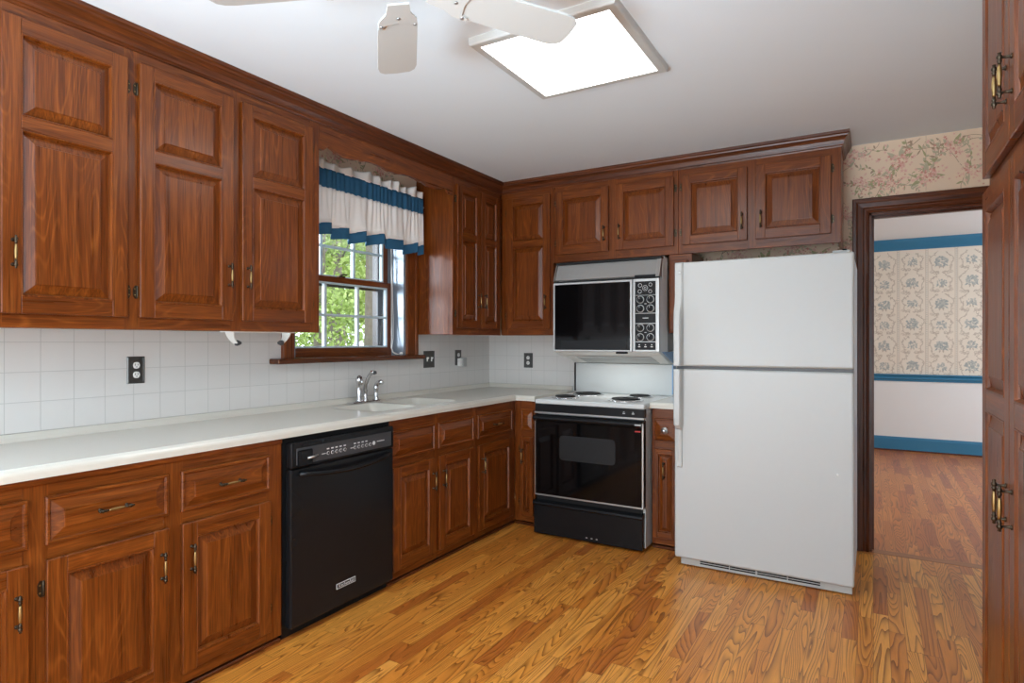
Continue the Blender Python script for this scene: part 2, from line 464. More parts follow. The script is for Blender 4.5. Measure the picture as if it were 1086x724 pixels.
DX0, DX1, DZ = -0.026, 0.83, 2.105       # door opening
wb = MB()
def wb_box(x0, x1, z0, z1, m): wb.box(x0, x1, YW, YW + 0.12, z0, z1, m)
wb_box(XW - 0.15, -1.0, 0, 1.40, M['tile_back']); wb_box(XW - 0.15, -1.0, 1.40, ZC, M['paper'])
wb_box(-1.0, DX0, 0, ZC, M['paper']); wb_box(DX0, DX1, DZ, ZC, M['paper']); wb_box(DX1, XR + 0.1, 0, ZC, M['paper'])
for cu, cz, s in ((-0.10, 2.47, 0.85), (-0.075, 2.29, 0.8), (0.03, 2.30, 0.75), (0.14, 2.40, 1.15), (0.10, 2.27, 0.7), (0.27, 2.29, 1.0), (0.40, 2.44, 0.95), (0.47, 2.30, 0.9), (0.63, 2.40, 1.0),
                  (-0.13, 2.10, 0.8), (-0.13, 1.9, 0.8), (-0.30, 1.86, 0.9), (-0.45, 1.92, 0.9), (-0.62, 1.84, 0.9), (-0.80, 1.90, 0.9), (-0.94, 1.84, 0.8)):
    flower_print(wb, lambda u, z, l: (u, YW - 0.0004 - l, z), cu, cz, s, rp, lambda u, z: z < ZC and (u < DX0 or z > DZ))
for x in (0.27,):
    wb.box(x, x + 0.0015, YW - 0.0003, YW + 0.0001, DZ + 0.1, ZC, M['stemink'])
struct(wb, 'wall_back', recalc=False)

wr = MB()
for y0, y1, z0, z1 in ((YR - 0.1, -1.9, 0, ZC), (0.5, YW, 0, ZC), (-1.9, 0.5, 0, 0.3), (-1.9, 0.5, 2.3, ZC)): wr.box(XR, XR + 0.1, y0, y1, z0, z1, M['white_wall'])
struct(wr, 'wall_right')
wq = MB()
for x0, x1, z0, z1 in ((XW - 0.15, -2.5, 0, ZC), (0.5, XR + 0.1, 0, ZC), (-2.5, 0.5, 0, 0.2), (-2.5, 0.5, 2.4, ZC)):
    wq.box(x0, x1, YR - 0.1, YR, z0, z1, M['white_wall'])
struct(wq, 'wall_rear')

# dining room shell
dw = MB().box(-1.5, 3.7, 8.65, 8.8, 0, 0.87, M['white_wall']).box(-1.5, 3.7, 8.65, 8.8, 0.87, 2.52, M['dpaper'])
rd = random.Random(11)
DCNT = [0]
def dpoly(pts, m):
    DCNT[0] += 1
    dw.add([(u, 8.65 - 0.0006 - (DCNT[0] % 600) * 2e-6, z) for u, z in pts], [tuple(range(len(pts)))], m)
def dstrip(pts, w, m):
    for (u0, z0), (u1, z1) in zip(pts, pts[1:]):
        d = math.hypot(u1 - u0, z1 - z0) or 1; nx, nz = -(z1 - z0) / d * w, (u1 - u0) / d * w
        dpoly([(u0 + nx, z0 + nz), (u1 + nx, z1 + nz), (u1 - nx, z1 - nz), (u0 - nx, z0 - nz)], m)
def damask(cu, cz, big):
    r0 = 0.072 if big else 0.058
    for i in range(60 if big else 40):                                 # blossom
        a = rd.uniform(0, 2 * PI); r = r0 * math.sqrt(rd.random()) * 0.85; pr = r0 * rd.uniform(0.12, 0.22); ph = rd.uniform(0, 6)
        u, z = cu + r * math.cos(a), cz + r * math.sin(a) * 0.95
        dpoly([(u + pr * (1 if q % 2 else 0.62) * math.cos(PI * q / 5 + ph), z + pr * (1 if q % 2 else 0.62) * math.sin(PI * q / 5 + ph)) for q in range(10)], M['rose'] if rd.random() < 0.5 else M['rose2'])
    for sg in (-1, 1):
        if True:                                                       # scrolled wreath around the big blossom
            pts = [(cu + sg * ((0.108 if big else 0.095) + 0.012 * math.sin(6 * t)) * math.sin(t), cz + ((0.125 if big else 0.11) + 0.012 * math.cos(5 * t)) * math.cos(t)) for t in [0.35 + 2.5 * i / 20 for i in range(21)]]
            dstrip(pts, 0.0032, M['tan'])
            for (u, z) in pts:
                a = rd.uniform(0, 6); ln = rd.uniform(0.016, 0.03)
                dpoly([(u, z), (u + ln * math.cos(a - 0.35) * 0.6, z + ln * math.sin(a - 0.35) * 0.6), (u + ln * math.cos(a), z + ln * math.sin(a)), (u + ln * math.cos(a + 0.35) * 0.6, z + ln * math.sin(a + 0.35) * 0.6)], M['tan'])
        for k2 in range(3):                                            # curls
            c0 = (cu + sg * (0.035 + 0.03 * k2), cz - (0.125 if big else 0.09) - 0.012 * (k2 % 2))
            dstrip([(c0[0] + sg * 0.018 * (1 - t / 9) * math.cos(t), c0[1] + 0.018 * (1 - t / 9) * math.sin(t)) for t in [i * 0.6 for i in range(13)]], 0.0028, M['tan'])
        for k2 in range(2):
            a = -PI / 2 + sg * (0.25 + 0.6 * k2); ln = r0 * 0.8
            u, z = cu + r0 * 0.6 * math.cos(a), cz + r0 * 0.6 * math.sin(a)
            dpoly([(u, z), (u + ln * 0.4 * math.cos(a + 0.4), z + ln * 0.4 * math.sin(a + 0.4)), (u + ln * 0.75 * math.cos(a), z + ln * 0.75 * math.sin(a)), (u + ln * 0.4 * math.cos(a - 0.4), z + ln * 0.4 * math.sin(a - 0.4))], M['rose'] if k2 % 2 else M['tan'])
for c in range(-2, 7):
    cx0 = 0.115 + 0.283 * c
    for r in range(-1, 8):
        z = 2.235 - 0.245 * r + (0.0 if c % 2 == 0 else 0.015)
        if 0.95 < z - 0.16 and z + 0.14 < 2.42 or (0.9 < z < 2.36):
            damask(cx0, z, (r + c) % 2 == 0)
    xs = cx0 + 0.1415
    for sx in (-0.012, 0.012):
        dw.box(xs + sx - 0.0022, xs + sx + 0.0022, 8.6488, 8.6499, 0.9, 2.42, M['tan'])
    for i in range(60):
        z = 0.92 + i * 0.025
        dpoly([(xs - 0.006, z), (xs, z - 0.006), (xs + 0.006, z), (xs, z + 0.006)], M['rose'])
struct(dw, 'wall_dining', recalc=False)
wdl = MB().box(-1.6, -1.5, 4.52, 8.8, 0, 2.52, M['dpaper'])
struct(wdl, 'wall_dining_left')
wdr = MB()
for y0, y1, z0, z1 in ((4.52, 5.4, 0, 2.52), (7.8, 8.8, 0, 2.52), (5.4, 7.8, 0, 0.5), (5.4, 7.8, 2.4, 2.52)):
    wdr.box(3.5, 3.6, y0, y1, z0, z1, M['dpaper'])
struct(wdr, 'wall_dining_right')
struct(MB().box(XR + 0.1, 3.7, YW, YW + 0.12, 0, 2.535, M['white_wall']), 'wall_dining_front')

def prof_x(mb, prof, x0, x1, ybase, m):  # moulding running along x on a wall facing -y; prof = (out, z)
    mb.loft([[(x0, ybase - d, z) for d, z in prof], [(x1, ybase - d, z) for d, z in prof]], m)
b1 = MB(); prof_x(b1, [(0, 2.391), (0.012, 2.391), (0.016, 2.41), (0.03, 2.43), (0.05, 2.465), (0.062, 2.49), (0.068, 2.52), (0, 2.52)], -1.5, 3.5, 8.65, M['blue'])
struct(b1, 'trim_crown_dining')
b2 = MB(); prof_x(b2, [(0, 0.831), (0.012, 0.831), (0.014, 0.85), (0.026, 0.862), (0.026, 0.88), (0.018, 0.89), (0.034, 0.9), (0.034, 0.915), (0, 0.917)], -1.5, 3.5, 8.65, M['blue'])
struct(b2, 'trim_chair_rail')
b3 = MB(); prof_x(b3, [(0, 0.014), (0.016, 0.014), (0.016, 0.14), (0.008, 0.155), (0.008, 0.166), (0, 0.166)], -1.5, 3.5, 8.65, M['blue'])
prof_x(b3, [(0, 0), (0.028, 0), (0.026, 0.010), (0.018, 0.016), (0, 0.016)], -1.5, 3.5, 8.65, trim_wood[0])
struct(b3, 'baseboard_dining')

# ------------------------------------------------------------------ doorway casing (dark wood)
def casing_profile():
    # (across from the opening outwards, projection)
    return [(0.0, 0.0), (0.0, 0.012), (0.008, 0.016), (0.020, 0.013), (0.026, 0.013), (0.034, 0.02), (0.060, 0.022), (0.070, 0.026), (0.088, 0.026), (0.092, 0.022), (0.092, 0.0)]
cs = MB()
cp = casing_profile()
r0 = [(DX0 - a + 0.004, YW - p, 0.0) for a, p in cp]
r1 = [(DX0 - a + 0.004, YW - p, DZ + a - 0.004) for a, p in cp]
r2 = [(DX1 + a - 0.004, YW - p, DZ + a - 0.004) for a, p in cp]
r3 = [(DX1 + a - 0.004, YW - p, 0.0) for a, p in cp]
cs.loft([r0, r1], trim_wood[2]); cs.loft([r1, r2], trim_wood[0]); cs.loft([r2, r3], trim_wood[2])
cs.box(DX0, DX0 + 0.018, YW, YW + 0.125, 0, DZ, trim_wood[2]); cs.box(DX1 - 0.018, DX1, YW, YW + 0.125, 0, DZ, trim_wood[2])
cs.box(DX0, DX1, YW, YW + 0.125, DZ - 0.018, DZ, trim_wood[0])
cs.box(DX0 + 0.018, DX0 + 0.03, YW + 0.05, YW + 0.085, 0, DZ, trim_wood[2])
cs.box(DX0 + 0.018, DX1 - 0.018, YW + 0.05, YW + 0.085, DZ - 0.03, DZ - 0.018, trim_wood[0])
tag(struct(cs, 'door_1'), 'dark wood cased doorway to the dining room')

# ------------------------------------------------------------------ window
win = MB()
JX = XW - 0.15
win.box(JX, XW, WY0, WY0 + 0.02, WZ0, WZ1, M['jamb_sheen']); win.box(JX, XW, WY1 - 0.02, WY1, WZ0, WZ1, M['jamb_sheen']); win.box(JX, XW, WY0, WY1, WZ1 - 0.02, WZ1, M['jamb'])
win.box(JX, XW, WY0, WY1, WZ0 - 0.02, WZ0 + 0.004, M['jamb'])
window = tag(win.build('window_1', origin=(XW, (WY0 + WY1) / 2, WZ0)), kind='structure')
wc = MB()
for (y0, y1) in ((WY0 - 0.08, WY0), (WY1, WY1 + 0.112)):
    n = 1 if y0 < WY0 else -1
    wc.bevbox(XW, XW + 0.02, y0, y1, WZ0, 2.27, WZ, 0.004)
    wc.bevbox(XW + 0.012, XW + 0.028, (y0 if n > 0 else y1 - 0.03), (y0 + 0.03 if n > 0 else y1), WZ0, 2.27, WZ, 0.005)
wc.bevbox(XW, XW + 0.02, WY0, WY1, WZ1, 2.27, WY, 0.004)
wc.build('window_frame', window)
MB().bevbox(XW - 0.10, -2.755, 2.19, 3.447, WZ0 - 0.024, WZ0 + 0.006, wood('window_stool_wood', 1, lin(60, 30, 14), lin(84, 44, 22), lin(104, 58, 30), 0.2, 0.2), 0.008, 3).build('window_sill', window)

def sash(name, xc, z0, z1, rail_b, rail_t, rows_z):
    y0, y1, st, th = WY0 + 0.022, WY1 - 0.022, 0.042, 0.034
    s = MB()
    s.bevbox(xc - th / 2, xc + th / 2, y0, y0 + st, z0, z1, WZ, 0.003); s.bevbox(xc - th / 2, xc + th / 2, y1 - st, y1, z0, z1, WZ, 0.003)
    s.bevbox(xc - th / 2, xc + th / 2, y0 + st, y1 - st, z0, z0 + rail_b, WY, 0.003); s.bevbox(xc - th / 2, xc + th / 2, y0 + st, y1 - st, z1 - rail_t, z1, WY, 0.003)
    so = s.build(name, window)
    g = MB(); ya, yb, za, zb = y0 + st, y1 - st, z0 + rail_b, z1 - rail_t
    for i in (1, 2):
        y = ya + (yb - ya) * i / 3
        g.bevbox(xc - 0.010, xc + 0.016, y - 0.010, y + 0.010, za, zb, M['muntin'], 0.004)
    zm = (za + zb) / 2
    g.bevbox(xc - 0.009, xc + 0.014, ya, yb, zm - 0.008, zm + 0.008, M['muntin'], 0.004)
    for y in (ya, yb - 0.014): g.bevbox(xc - 0.009, xc + 0.0175, y, y + 0.014, za, zb, M['muntin'], 0.004)
    for z in (za, zb - 0.012): g.bevbox(xc - 0.009, xc + 0.0175, ya, yb, z, z + 0.012, M['muntin'], 0.004)
    g.build('muntin_grid', so)
    MB().box(xc - 0.003, xc + 0.001, ya, yb, za, zb, M['glass']).build('window_pane', so)
    return so
low = sash('lower_sash', -2.955, WZ0 + 0.004, 1.715, 0.055, 0.036, 1)
upp = sash('upper_sash', -2.992, 1.68, WZ1 - 0.022, 0.036, 0.045, 1)
lk = MB().bevbox(-2.965, -2.935, 2.80, 2.85, 1.715, 1.727, M['bronze'], 0.003).tube([(-2.95, 2.82, 1.73), (-2.945, 2.845, 1.738), (-2.935, 2.865, 1.735)], 0.005, M['bronze'])
lk.build('sash_lock', low)
# dark outer storm frame
sf = MB()
for y0, y1, z0, z1 in ((WY0 + 0.02, WY0 + 0.06, WZ0, WZ1 - 0.02), (WY1 - 0.075, WY1 - 0.02, WZ0, WZ1 - 0.02), (WY0 + 0.06, WY1 - 0.075, WZ0, WZ0 + 0.03), (WY0 + 0.06, WY1 - 0.075, WZ1 - 0.05, WZ1 - 0.02), (WY0 + 0.06, WY1 - 0.075, 1.66, 1.69)):
    sf.box(-3.05, -3.02, y0, y1, z0, z1, M['darkframe'])
for y0, y1, z0, z1 in ((WY0 - 0.05, WY0 + 0.022, WZ0 - 0.04, WZ1 + 0.03), (WY1 - 0.022, WY1 + 0.05, WZ0 - 0.04, WZ1 + 0.03), (WY0, WY1, WZ0 - 0.05, WZ0), (WY0, WY1, WZ1 - 0.02, WZ1 + 0.03)):
    sf.box(-3.12, JX, y0, y1, z0, z1, M['darkframe'])
sf.build('storm_frame', window)

# ------------------------------------------------------------------ hardware meshes (shared data)
def handle_mesh(name='pull'):
    mb = MB(); h = 0.056
    # turned grip along z, standing off in +x
    pr = [(0.0005, -h), (0.0045, -h + 0.002), (0.003, -h + 0.006), (0.0065, -h + 0.010), (0.0065, -h + 0.014), (0.0035, -h + 0.018), (0.006, -h + 0.021), (0.004, -h + 0.025), (0.0035, -h + 0.030)]
    mb.lathe((0.024, 0, 0), (0, 0, 1), pr, M['bronze'], 12)
    mb.lathe((0.024, 0, 0), (0, 0, 1), [(0.0035, -h + 0.030), (0.0042, -0.020), (0.0054, -0.009), (0.0058, 0.0), (0.0054, 0.009), (0.0042, 0.020), (0.0035, h - 0.030)], M['brass'], 12)
    mb.lathe((0.024, 0, 0), (0, 0, 1), [(r, -z) for r, z in pr[::-1]], M['bronze'], 12)
    for z in (-0.042, 0.042):
        mb.lathe((0, 0, z), (1, 0, 0), [(0.0065, 0), (0.0065, 0.002), (0.004, 0.004), (0.003, 0.010), (0.003, 0.020), (0.0042, 0.022)], M['bronze'], 12)
    o = mb.build(name, origin=(0, 0, 0)); me = o.data; bpy.data.objects.remove(o); return me
def hinge_mesh():
    mb = MB()
    mb.lathe((0.003, 0, -0.026), (0, 0, 1), [(0.001, 0), (0.0035, 0.003), (0.0048, 0.006), (0.0048, 0.046), (0.0035, 0.049), (0.001, 0.052)], M['bronze'], 10)
    # wing plate on the frame, with scalloped ends
    mb.prism([(0.0, -0.024), (0.008, -0.026), (0.013, -0.019), (0.0155, -0.012), (0.0155, 0.012), (0.013, 0.019), (0.008, 0.026), (0.0, 0.024)], 0, 0.0, 0.0022, M['bronze'])
    mb.lathe((0.002, 0.009, -0.012), (1, 0, 0), [(0.003, 0), (0.002, 0.0016)], M['brass'], 8)
    mb.lathe((0.002, 0.009, 0.012), (1, 0, 0), [(0.003, 0), (0.002, 0.0016)], M['brass'], 8)
    o = mb.build('hinge', origin=(0, 0, 0)); me = o.data; bpy.data.objects.remove(o); return me
HANDLE = handle_mesh(); HINGE = hinge_mesh()

# ------------------------------------------------------------------ cabinet builder in a face frame of reference
class Face:
    """u runs along the cabinet's width, d outwards from the face plane, z up"""
    def __init__(s, kind, plane): s.k = kind; s.p = plane
    def P(s, u, d, z):
        if s.k == 'L': return (s.p + d, u, z)
        if s.k == 'B': return (u, s.p - d, z)
        return (s.p - d, u, z)
    def wh(s): return WX if s.k == 'B' else WY
    def rot(s): return {'L': 0.0, 'B': -PI / 2, 'P': PI}[s.k]
    def box(s, mb, u0, u1, d0, d1, z0, z1, m, bev=0.0):
        a = s.P(u0, d0, z0); b = s.P(u1, d1, z1)
        lo = [min(p, q) for p, q in zip(a, b)]; hi = [max(p, q) for p, q in zip(a, b)]
        if bev: mb.bevbox(lo[0], hi[0], lo[1], hi[1], lo[2], hi[2], m, bev, 1)
        else: mb.box(lo[0], hi[0], lo[1], hi[1], lo[2], hi[2], m)
    def nest(s, mb, u0, u1, z0, z1, prof, m, cap=True, back=False):
        rings = []
        for i, d in prof:
            rings.append([s.P(u0 + i, d, z0 + i), s.P(u1 - i, d, z0 + i), s.P(u1 - i, d, z1 - i), s.P(u0 + i, d, z1 - i)])
        mb.loft(rings, m, cap0=back, cap1=cap)

def place_handle(F, parent, u, z, d, horizontal=False):
    rx = PI / 2 if horizontal else 0.0
    e = Matrix.Rotation(F.rot(), 3, 'Z') @ Matrix.Rotation(rx, 3, 'X')
    return place(HANDLE, 'handle', parent, F.P(u, d, z), e.to_euler())
def place_hinge(F, parent, u, z, side, d=0.0):
    # plate lies on the frame beside the door; side +1 = frame is at larger u
    rz = F.rot()
    flip = side if F.k != 'B' else side
    e = Matrix.Rotation(rz, 3, 'Z')
    if (F.k == 'L' and side < 0) or (F.k == 'B' and side < 0) or (F.k == 'P' and side > 0):
        e = e @ Matrix.Rotation(PI, 3, 'X')
    return place(HINGE, 'hinge', parent, F.P(u, d, z), e.to_euler())

DT = 0.020   # door thickness
def door(F, parent, u0, u1, z0, z1, mid=None, handle=None, hinges=None, st=0.056, name='door', mid_w=0.05, worn=False):
    """frame-and-panel door; mid = z of the middle rail's centre (two panels) or None"""
    mb = MB(); bv = 0.0022
    F.box(mb, u0, u0 + st, 0.0005, DT, z0, z1, WZ, bv); F.box(mb, u1 - st, u1, 0.0005, DT, z0, z1, WZ, bv)
    F.box(mb, u0 + st - 0.001, u1 - st + 0.001, 0.0005, DT - 0.0003, z0, z0 + st + 0.004, F.wh(), bv); F.box(mb, u0 + st - 0.001, u1 - st + 0.001, 0.0005, DT - 0.0003, z1 - st, z1, F.wh(), bv)
    ops = [(z0 + st + 0.004, z1 - st)]
    if mid:
        F.box(mb, u0 + st - 0.001, u1 - st + 0.001, 0.0005, DT - 0.0003, mid - mid_w / 2, mid + mid_w / 2, F.wh(), bv)
        ops = [(z0 + st + 0.004, mid - mid_w / 2), (mid + mid_w / 2, z1 - st)]
    for a, b in ops:   # moulded inner edge
        F.nest(mb, u0 + st - 0.002, u1 - st + 0.002, a - 0.002, b + 0.002, [(0.0, DT - 0.002), (0.002, DT + 0.0012), (0.005, DT + 0.0008), (0.008, DT - 0.005), (0.010, DT - 0.010), (0.010, 0.001)], WZ, cap=False)
    ob = mb.build(name, parent)
    bw = min(0.034, (u1 - u0 - 2 * st) * 0.27)
    for a, b in ops:
        pm = MB()
        F.nest(pm, u0 + st + 0.006, u1 - st - 0.006, a + 0.006, b - 0.006, [(0.0, 0.002), (0.0, DT - 0.014), (0.004, DT - 0.0145), (bw, DT - 0.004), (bw + 0.0015, DT - 0.0015), (bw + 0.003, DT - 0.0012)], WZ)
        pm.build('raised_panel', ob)
    if handle: place_handle(F, ob, handle[0], handle[1], DT)
    if hinges:
        side, zs = hinges
        for z in zs: place_hinge(F, ob, (u1 + 0.003) if side > 0 else (u0 - 0.003), z, side)
    return ob

def drawer(F, parent, u0, u1, z0, z1, handle='pull', name='drawer'):
    mb = MB(); w = min(u1 - u0, z1 - z0); bw = min(0.034, w * 0.27)
    F.nest(mb, u0, u1, z0, z1, [(0.0, 0.0005), (0.0, 0.012), (0.003, 0.016), (0.009, 0.016), (0.012, 0.0105), (0.014, 0.0095), (bw + 0.012, 0.0185), (bw + 0.0135, 0.0215), (bw + 0.015, 0.0218)], F.wh(), back=True)
    ob = mb.build(name, parent)
    if handle == 'pull': place_handle(F, ob, (u0 + u1) / 2, (z0 + z1) / 2, 0.0215, True)
    if handle == 'knob':
        p = F.P((u0 + u1) / 2, 0.0215, (z0 + z1) / 2); ax = Vector(F.P(0, 1, 0)) - Vector(F.P(0, 0, 0))
        MB().lathe(p, ax, [(0.022, 0), (0.022, 0.002), (0.016, 0.004), (0.006, 0.008), (0.006, 0.014), (0.013, 0.018), (0.014, 0.023), (0.009, 0.027), (0.0, 0.028)], M['steel'], 20).build('knob', ob)
    return ob

def carcass(F, name, label, cat, u0, u1, z0, z1, depth, stiles, rails, group=None, top=None, lip=0.003):
    """stiles: list of (u0, u1) full height; rails: list of (z0, z1, ua, ub)"""
    base = F.P((u0 + u1) / 2, -depth / 2, z0)
    root = empty(name, base, label, cat, group)
    b = MB(); F.box(b, u0, u1, -depth, -0.018, z0 + lip, top or z1, WZ)
    b.build('cabinet_body', root)
    f = MB()
    for a, c in stiles: F.box(f, a, c, -0.018, 0.0, z0, z1, WZ, 0.0012)
    for a, c, ua, ub in rails: F.box(f, ua, ub, -0.018, -0.0002, a, c, F.wh(), 0.0012)
    f.build('face_frame', root)
    return root

FL, FB = Face('L', UX), Face('B', UY)
GU = 'stained wood wall cabinets'
# --- left wall, three-door unit (the fourth door lies outside the picture)
up1 = carcass(FL, 'wall_cabinet', 'long dark wood wall cabinet left of the window with three tall two-panel doors', 'cabinet', 0.40, 2.246, 1.352, 2.50, 0.322,
              [(0.40, 0.45), (0.845, 0.89), (1.275, 1.333), (1.73, 1.785), (2.186, 2.246)],
              [(1.352, 1.412, 0.44, 2.20), (2.395, 2.50, 0.44, 2.20)], group=GU)
TZ0, TZ1, TM = 1.40, 2.405, 2.047
door(FL, up1, 0.44, 0.85, TZ0, TZ1, TM, (0.80, 1.60), (-1, (1.50, 2.30)))
door(FL, up1, 0.881, 1.281, TZ0, TZ1, TM, (0.912, 1.605), (1, (1.50, 2.30)))
door(FL, up1, 1.327, 1.735, TZ0, TZ1, TM, (1.712, 1.60), (-1, (1.50, 2.30)))
door(FL, up1, 1.781, 2.192, TZ0, TZ1, TM, (1.807, 1.60), (1, (1.50, 2.30)))
# --- corner unit on the left wall
up2 = carcass(FL, 'wall_cabinet', 'corner wall cabinet right of the window with two narrow two-panel doors', 'cabinet', 3.429, 4.06, 1.352, 2.50, 0.322,
              [(3.429, 3.475), (3.74, 3.775), (4.01, 4.06)], [(1.352, 1.412, 3.46, 4.03), (2.395, 2.50, 3.46, 4.03)], group=GU)
door(FL, up2, 3.466, 3.752, TZ0, TZ1, TM, (3.722, 1.60), (-1, (1.50, 2.30)), st=0.05)
door(FL, up2, 3.765, 4.018, TZ0, TZ1, TM, (3.800, 1.60), (1, (1.50, 2.30)), st=0.05)
# --- back wall: tall corner door
up3 = carcass(FB, 'wall_cabinet', 'tall single-door wall cabinet between the corner and the microwave', 'cabinet', -2.52, -2.052, 1.352, 2.50, 0.322,
              [(-2.50, -2.44), (-2.085, -2.052)], [(1.352, 1.412, -2.45, -2.08), (2.395, 2.50, -2.45, -2.08)], group=GU)
door(FB, up3, -2.452, -2.073, TZ0, TZ1, TM, (-2.105, 1.60), (-1, (1.50, 2.30)))
SZ0, SZ1 = 1.944, 2.405
up4 = carcass(FB, 'wall_cabinet', 'short two-door wall cabinet mounted above the microwave', 'cabinet', -2.05, -1.121, 1.888, 2.50, 0.322,
              [(-2.05, -2.01), (-1.62, -1.55), (-1.16, -1.121)], [(1.888, 1.955, -2.02, -1.14), (2.395, 2.50, -2.02, -1.14)], group=GU)
door(FB, up4, -2.022, -1.610, SZ0, SZ1, None, (-1.640, 2.07), (-1, (2.03, 2.33)))
door(FB, up4, -1.557, -1.147, SZ0, SZ1, None, (-1.527, 2.07), (1, (2.03, 2.33)))
up5 = carcass(FB, 'wall_cabinet', 'short two-door wall cabinet above the white refrigerator', 'cabinet', -1.119, -0.163, 1.888, 2.50, 0.322,
              [(-1.119, -1.085), (-0.69, -0.63), (-0.225, -0.163)], [(1.888, 1.955, -1.10, -0.19), (2.395, 2.50, -1.10, -0.19)], group=GU, lip=0.075)
for ux in (-0.181, -1.119):
    sdp = MB(); FB.box(sdp, ux, ux + 0.018, -0.322, -0.018, 1.888, 1.97, WZ); sdp.build('side_panel', up5)
door(FB, up5, -1.092, -0.684, SZ0, SZ1, None, (-0.713, 2.065), (-1, (2.03, 2.33)))
door(FB, up5, -0.634, -0.216, SZ0, SZ1, None, (-0.602, 2.065), (1, (2.03, 2.33)))
up6 = carcass(FB, 'wall_cabinet', 'narrow wall cabinet squeezed between the microwave and the refrigerator top', 'cabinet', -1.183, -1.03, 1.362, 1.886, 0.322,
              [(-1.183, -1.165), (-1.06, -1.03)], [(1.362, 1.39, -1.17, -1.05), (1.845, 1.886, -1.17, -1.05)], group=GU)
door(FB, up6, -1.172, -1.055, 1.38, 1.845, None, None, None, st=0.03)

# --- crown moulding along both runs, mitred in the corner and returned at the right end
def sweep(mb, path, prof, m, zup=True):
    """path: XY points; prof (out, z): out is to the right-hand side of the direction of travel"""
    rings = []
    n = len(path)
    for i, p in enumerate(path):
        p = Vector(p)
        d0 = (p - Vector(path[i - 1])).normalized() if i > 0 else None
        d1 = (Vector(path[i + 1]) - p).normalized() if i < n - 1 else None
        d0 = d0 or d1; d1 = d1 or d0
        n0 = Vector((d0.y, -d0.x)); n1 = Vector((d1.y, -d1.x))
        nm = (n0 + n1).normalized(); k = 1.0 / max(0.2, nm.dot(n0))
        rings.append([(p.x + nm.x * o * k, p.y + nm.y * o * k, z) for o, z in prof])
    mb.loft(rings, m)
crown = MB()
cprof = [(-0.01, 2.448), (0.004, 2.448), (0.007, 2.456), (0.012, 2.460), (0.014, 2.470), (0.020, 2.486), (0.030, 2.500), (0.036, 2.506), (0.038, 2.514), (0.044, 2.520), (0.046, 2.535), (-0.01, 2.535)]
sweep(crown, [(UX, 0.40), (UX, UY)], cprof, WY)
sweep(crown, [(UX, 0.40), (UX, UY), (-0.163, UY), (-0.163, YW)], cprof, WX)
cr = MB()
# split by run so that the grain follows each length
def sweep_seg(mb, path, i, prof, m):
    tmp = MB(); sweep(tmp, path, prof, m); n = len(prof)
    mb.loft([tmp.v[i * n:(i + 1) * n], tmp.v[(i + 1) * n:(i + 2) * n]], m)
CP = [(UX, 0.40), (UX, UY), (-0.163, UY), (-0.163, YW)]
sweep_seg(cr, CP, 0, cprof, trim_wood[1]); sweep_seg(cr, CP, 1, cprof, trim_wood[0]); sweep_seg(cr, CP, 2, cprof, trim_wood[1])
struct(cr, 'trim_crown')
# frieze closing the gap over the cabinets
# --- scalloped valance board across the window bay
VB = [(2.247, 2.318), (2.275, 2.317), (2.305, 2.340), (2.318, 2.348), (2.335, 2.340), (2.37, 2.327), (2.43, 2.318), (2.50, 2.322), (2.545, 2.334), (2.565, 2.329), (2.60, 2.340), (2.66, 2.344), (2.73, 2.338), (2.785, 2.326), (2.805, 2.330), (2.835, 2.330),
      (2.855, 2.326), (2.91, 2.338), (2.98, 2.344), (3.04, 2.340), (3.075, 2.329), (3.10, 2.334), (3.15, 2.322), (3.22, 2.318), (3.29, 2.327), (3.335, 2.341), (3.352, 2.348), (3.365, 2.340), (3.395, 2.317), (3.428, 2.318)]
vb = MB()
fr_ = [(UX - 0.001, y, z) for y, z in VB] ; bk_ = [(UX - 0.021, y, z) for y, z in VB]
ft_ = [(UX - 0.001, y, 2.50) for y, z in VB]; bt_ = [(UX - 0.021, y, 2.50) for y, z in VB]
vb.loft([fr_, ft_, bt_, bk_, fr_], WY, False, False, closed=False)
vb.add([fr_[0], ft_[0], bt_[0], bk_[0]], [(0, 1, 2, 3)], WY); vb.add([fr_[-1], ft_[-1], bt_[-1], bk_[-1]], [(0, 1, 2, 3)], WY)
tag(vb.build('valance_board'), 'scalloped wooden valance board spanning the cabinets over the window', 'valance')

# ------------------------------------------------------------------ base cabinets
GL, GB = Face('L', BX), Face('B', BY)
GG = 'stained wood base cabinets'
BZ0, BZ1 = 0.03, 0.884
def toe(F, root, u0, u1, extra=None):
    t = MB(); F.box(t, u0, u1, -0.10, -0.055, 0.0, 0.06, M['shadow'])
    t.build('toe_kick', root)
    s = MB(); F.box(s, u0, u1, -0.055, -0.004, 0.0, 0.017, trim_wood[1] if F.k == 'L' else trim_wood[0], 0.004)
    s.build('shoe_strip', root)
dz0, dz1, rz0, rz1 = 0.074, 0.629, 0.674, 0.824
b1 = carcass(GL, 'base_cabinet', 'long wooden base cabinet left of the black dishwasher under the counter', 'cabinet', 0.30, 1.776, BZ0, BZ1, 0.60,
             [(0.30, 0.40), (0.835, 0.905), (1.262, 1.335), (1.698, 1.776)],
             [(BZ0, 0.086, 0.38, 1.72), (0.618, 0.686, 0.38, 1.72), (0.815, BZ1, 0.38, 1.72)], group=GG)
m_ = MB(); GL.box(m_, 0.30, 1.776, 0.0, 0.008, 0.862, 0.884, WY, 0.003); m_.build('top_bead', b1)
drawer(GL, b1, 0.39, 0.847, rz0, rz1); drawer(GL, b1, 0.893, 1.275, rz0, rz1); drawer(GL, b1, 1.324, 1.708, rz0, rz1)
door(GL, b1, 0.39, 0.847, dz0, dz1, None, (0.815, 0.497), (-1, (0.165, 0.54)))
door(GL, b1, 0.893, 1.275, dz0, dz1, None, (1.247, 0.497), (-1, (0.165, 0.54)))
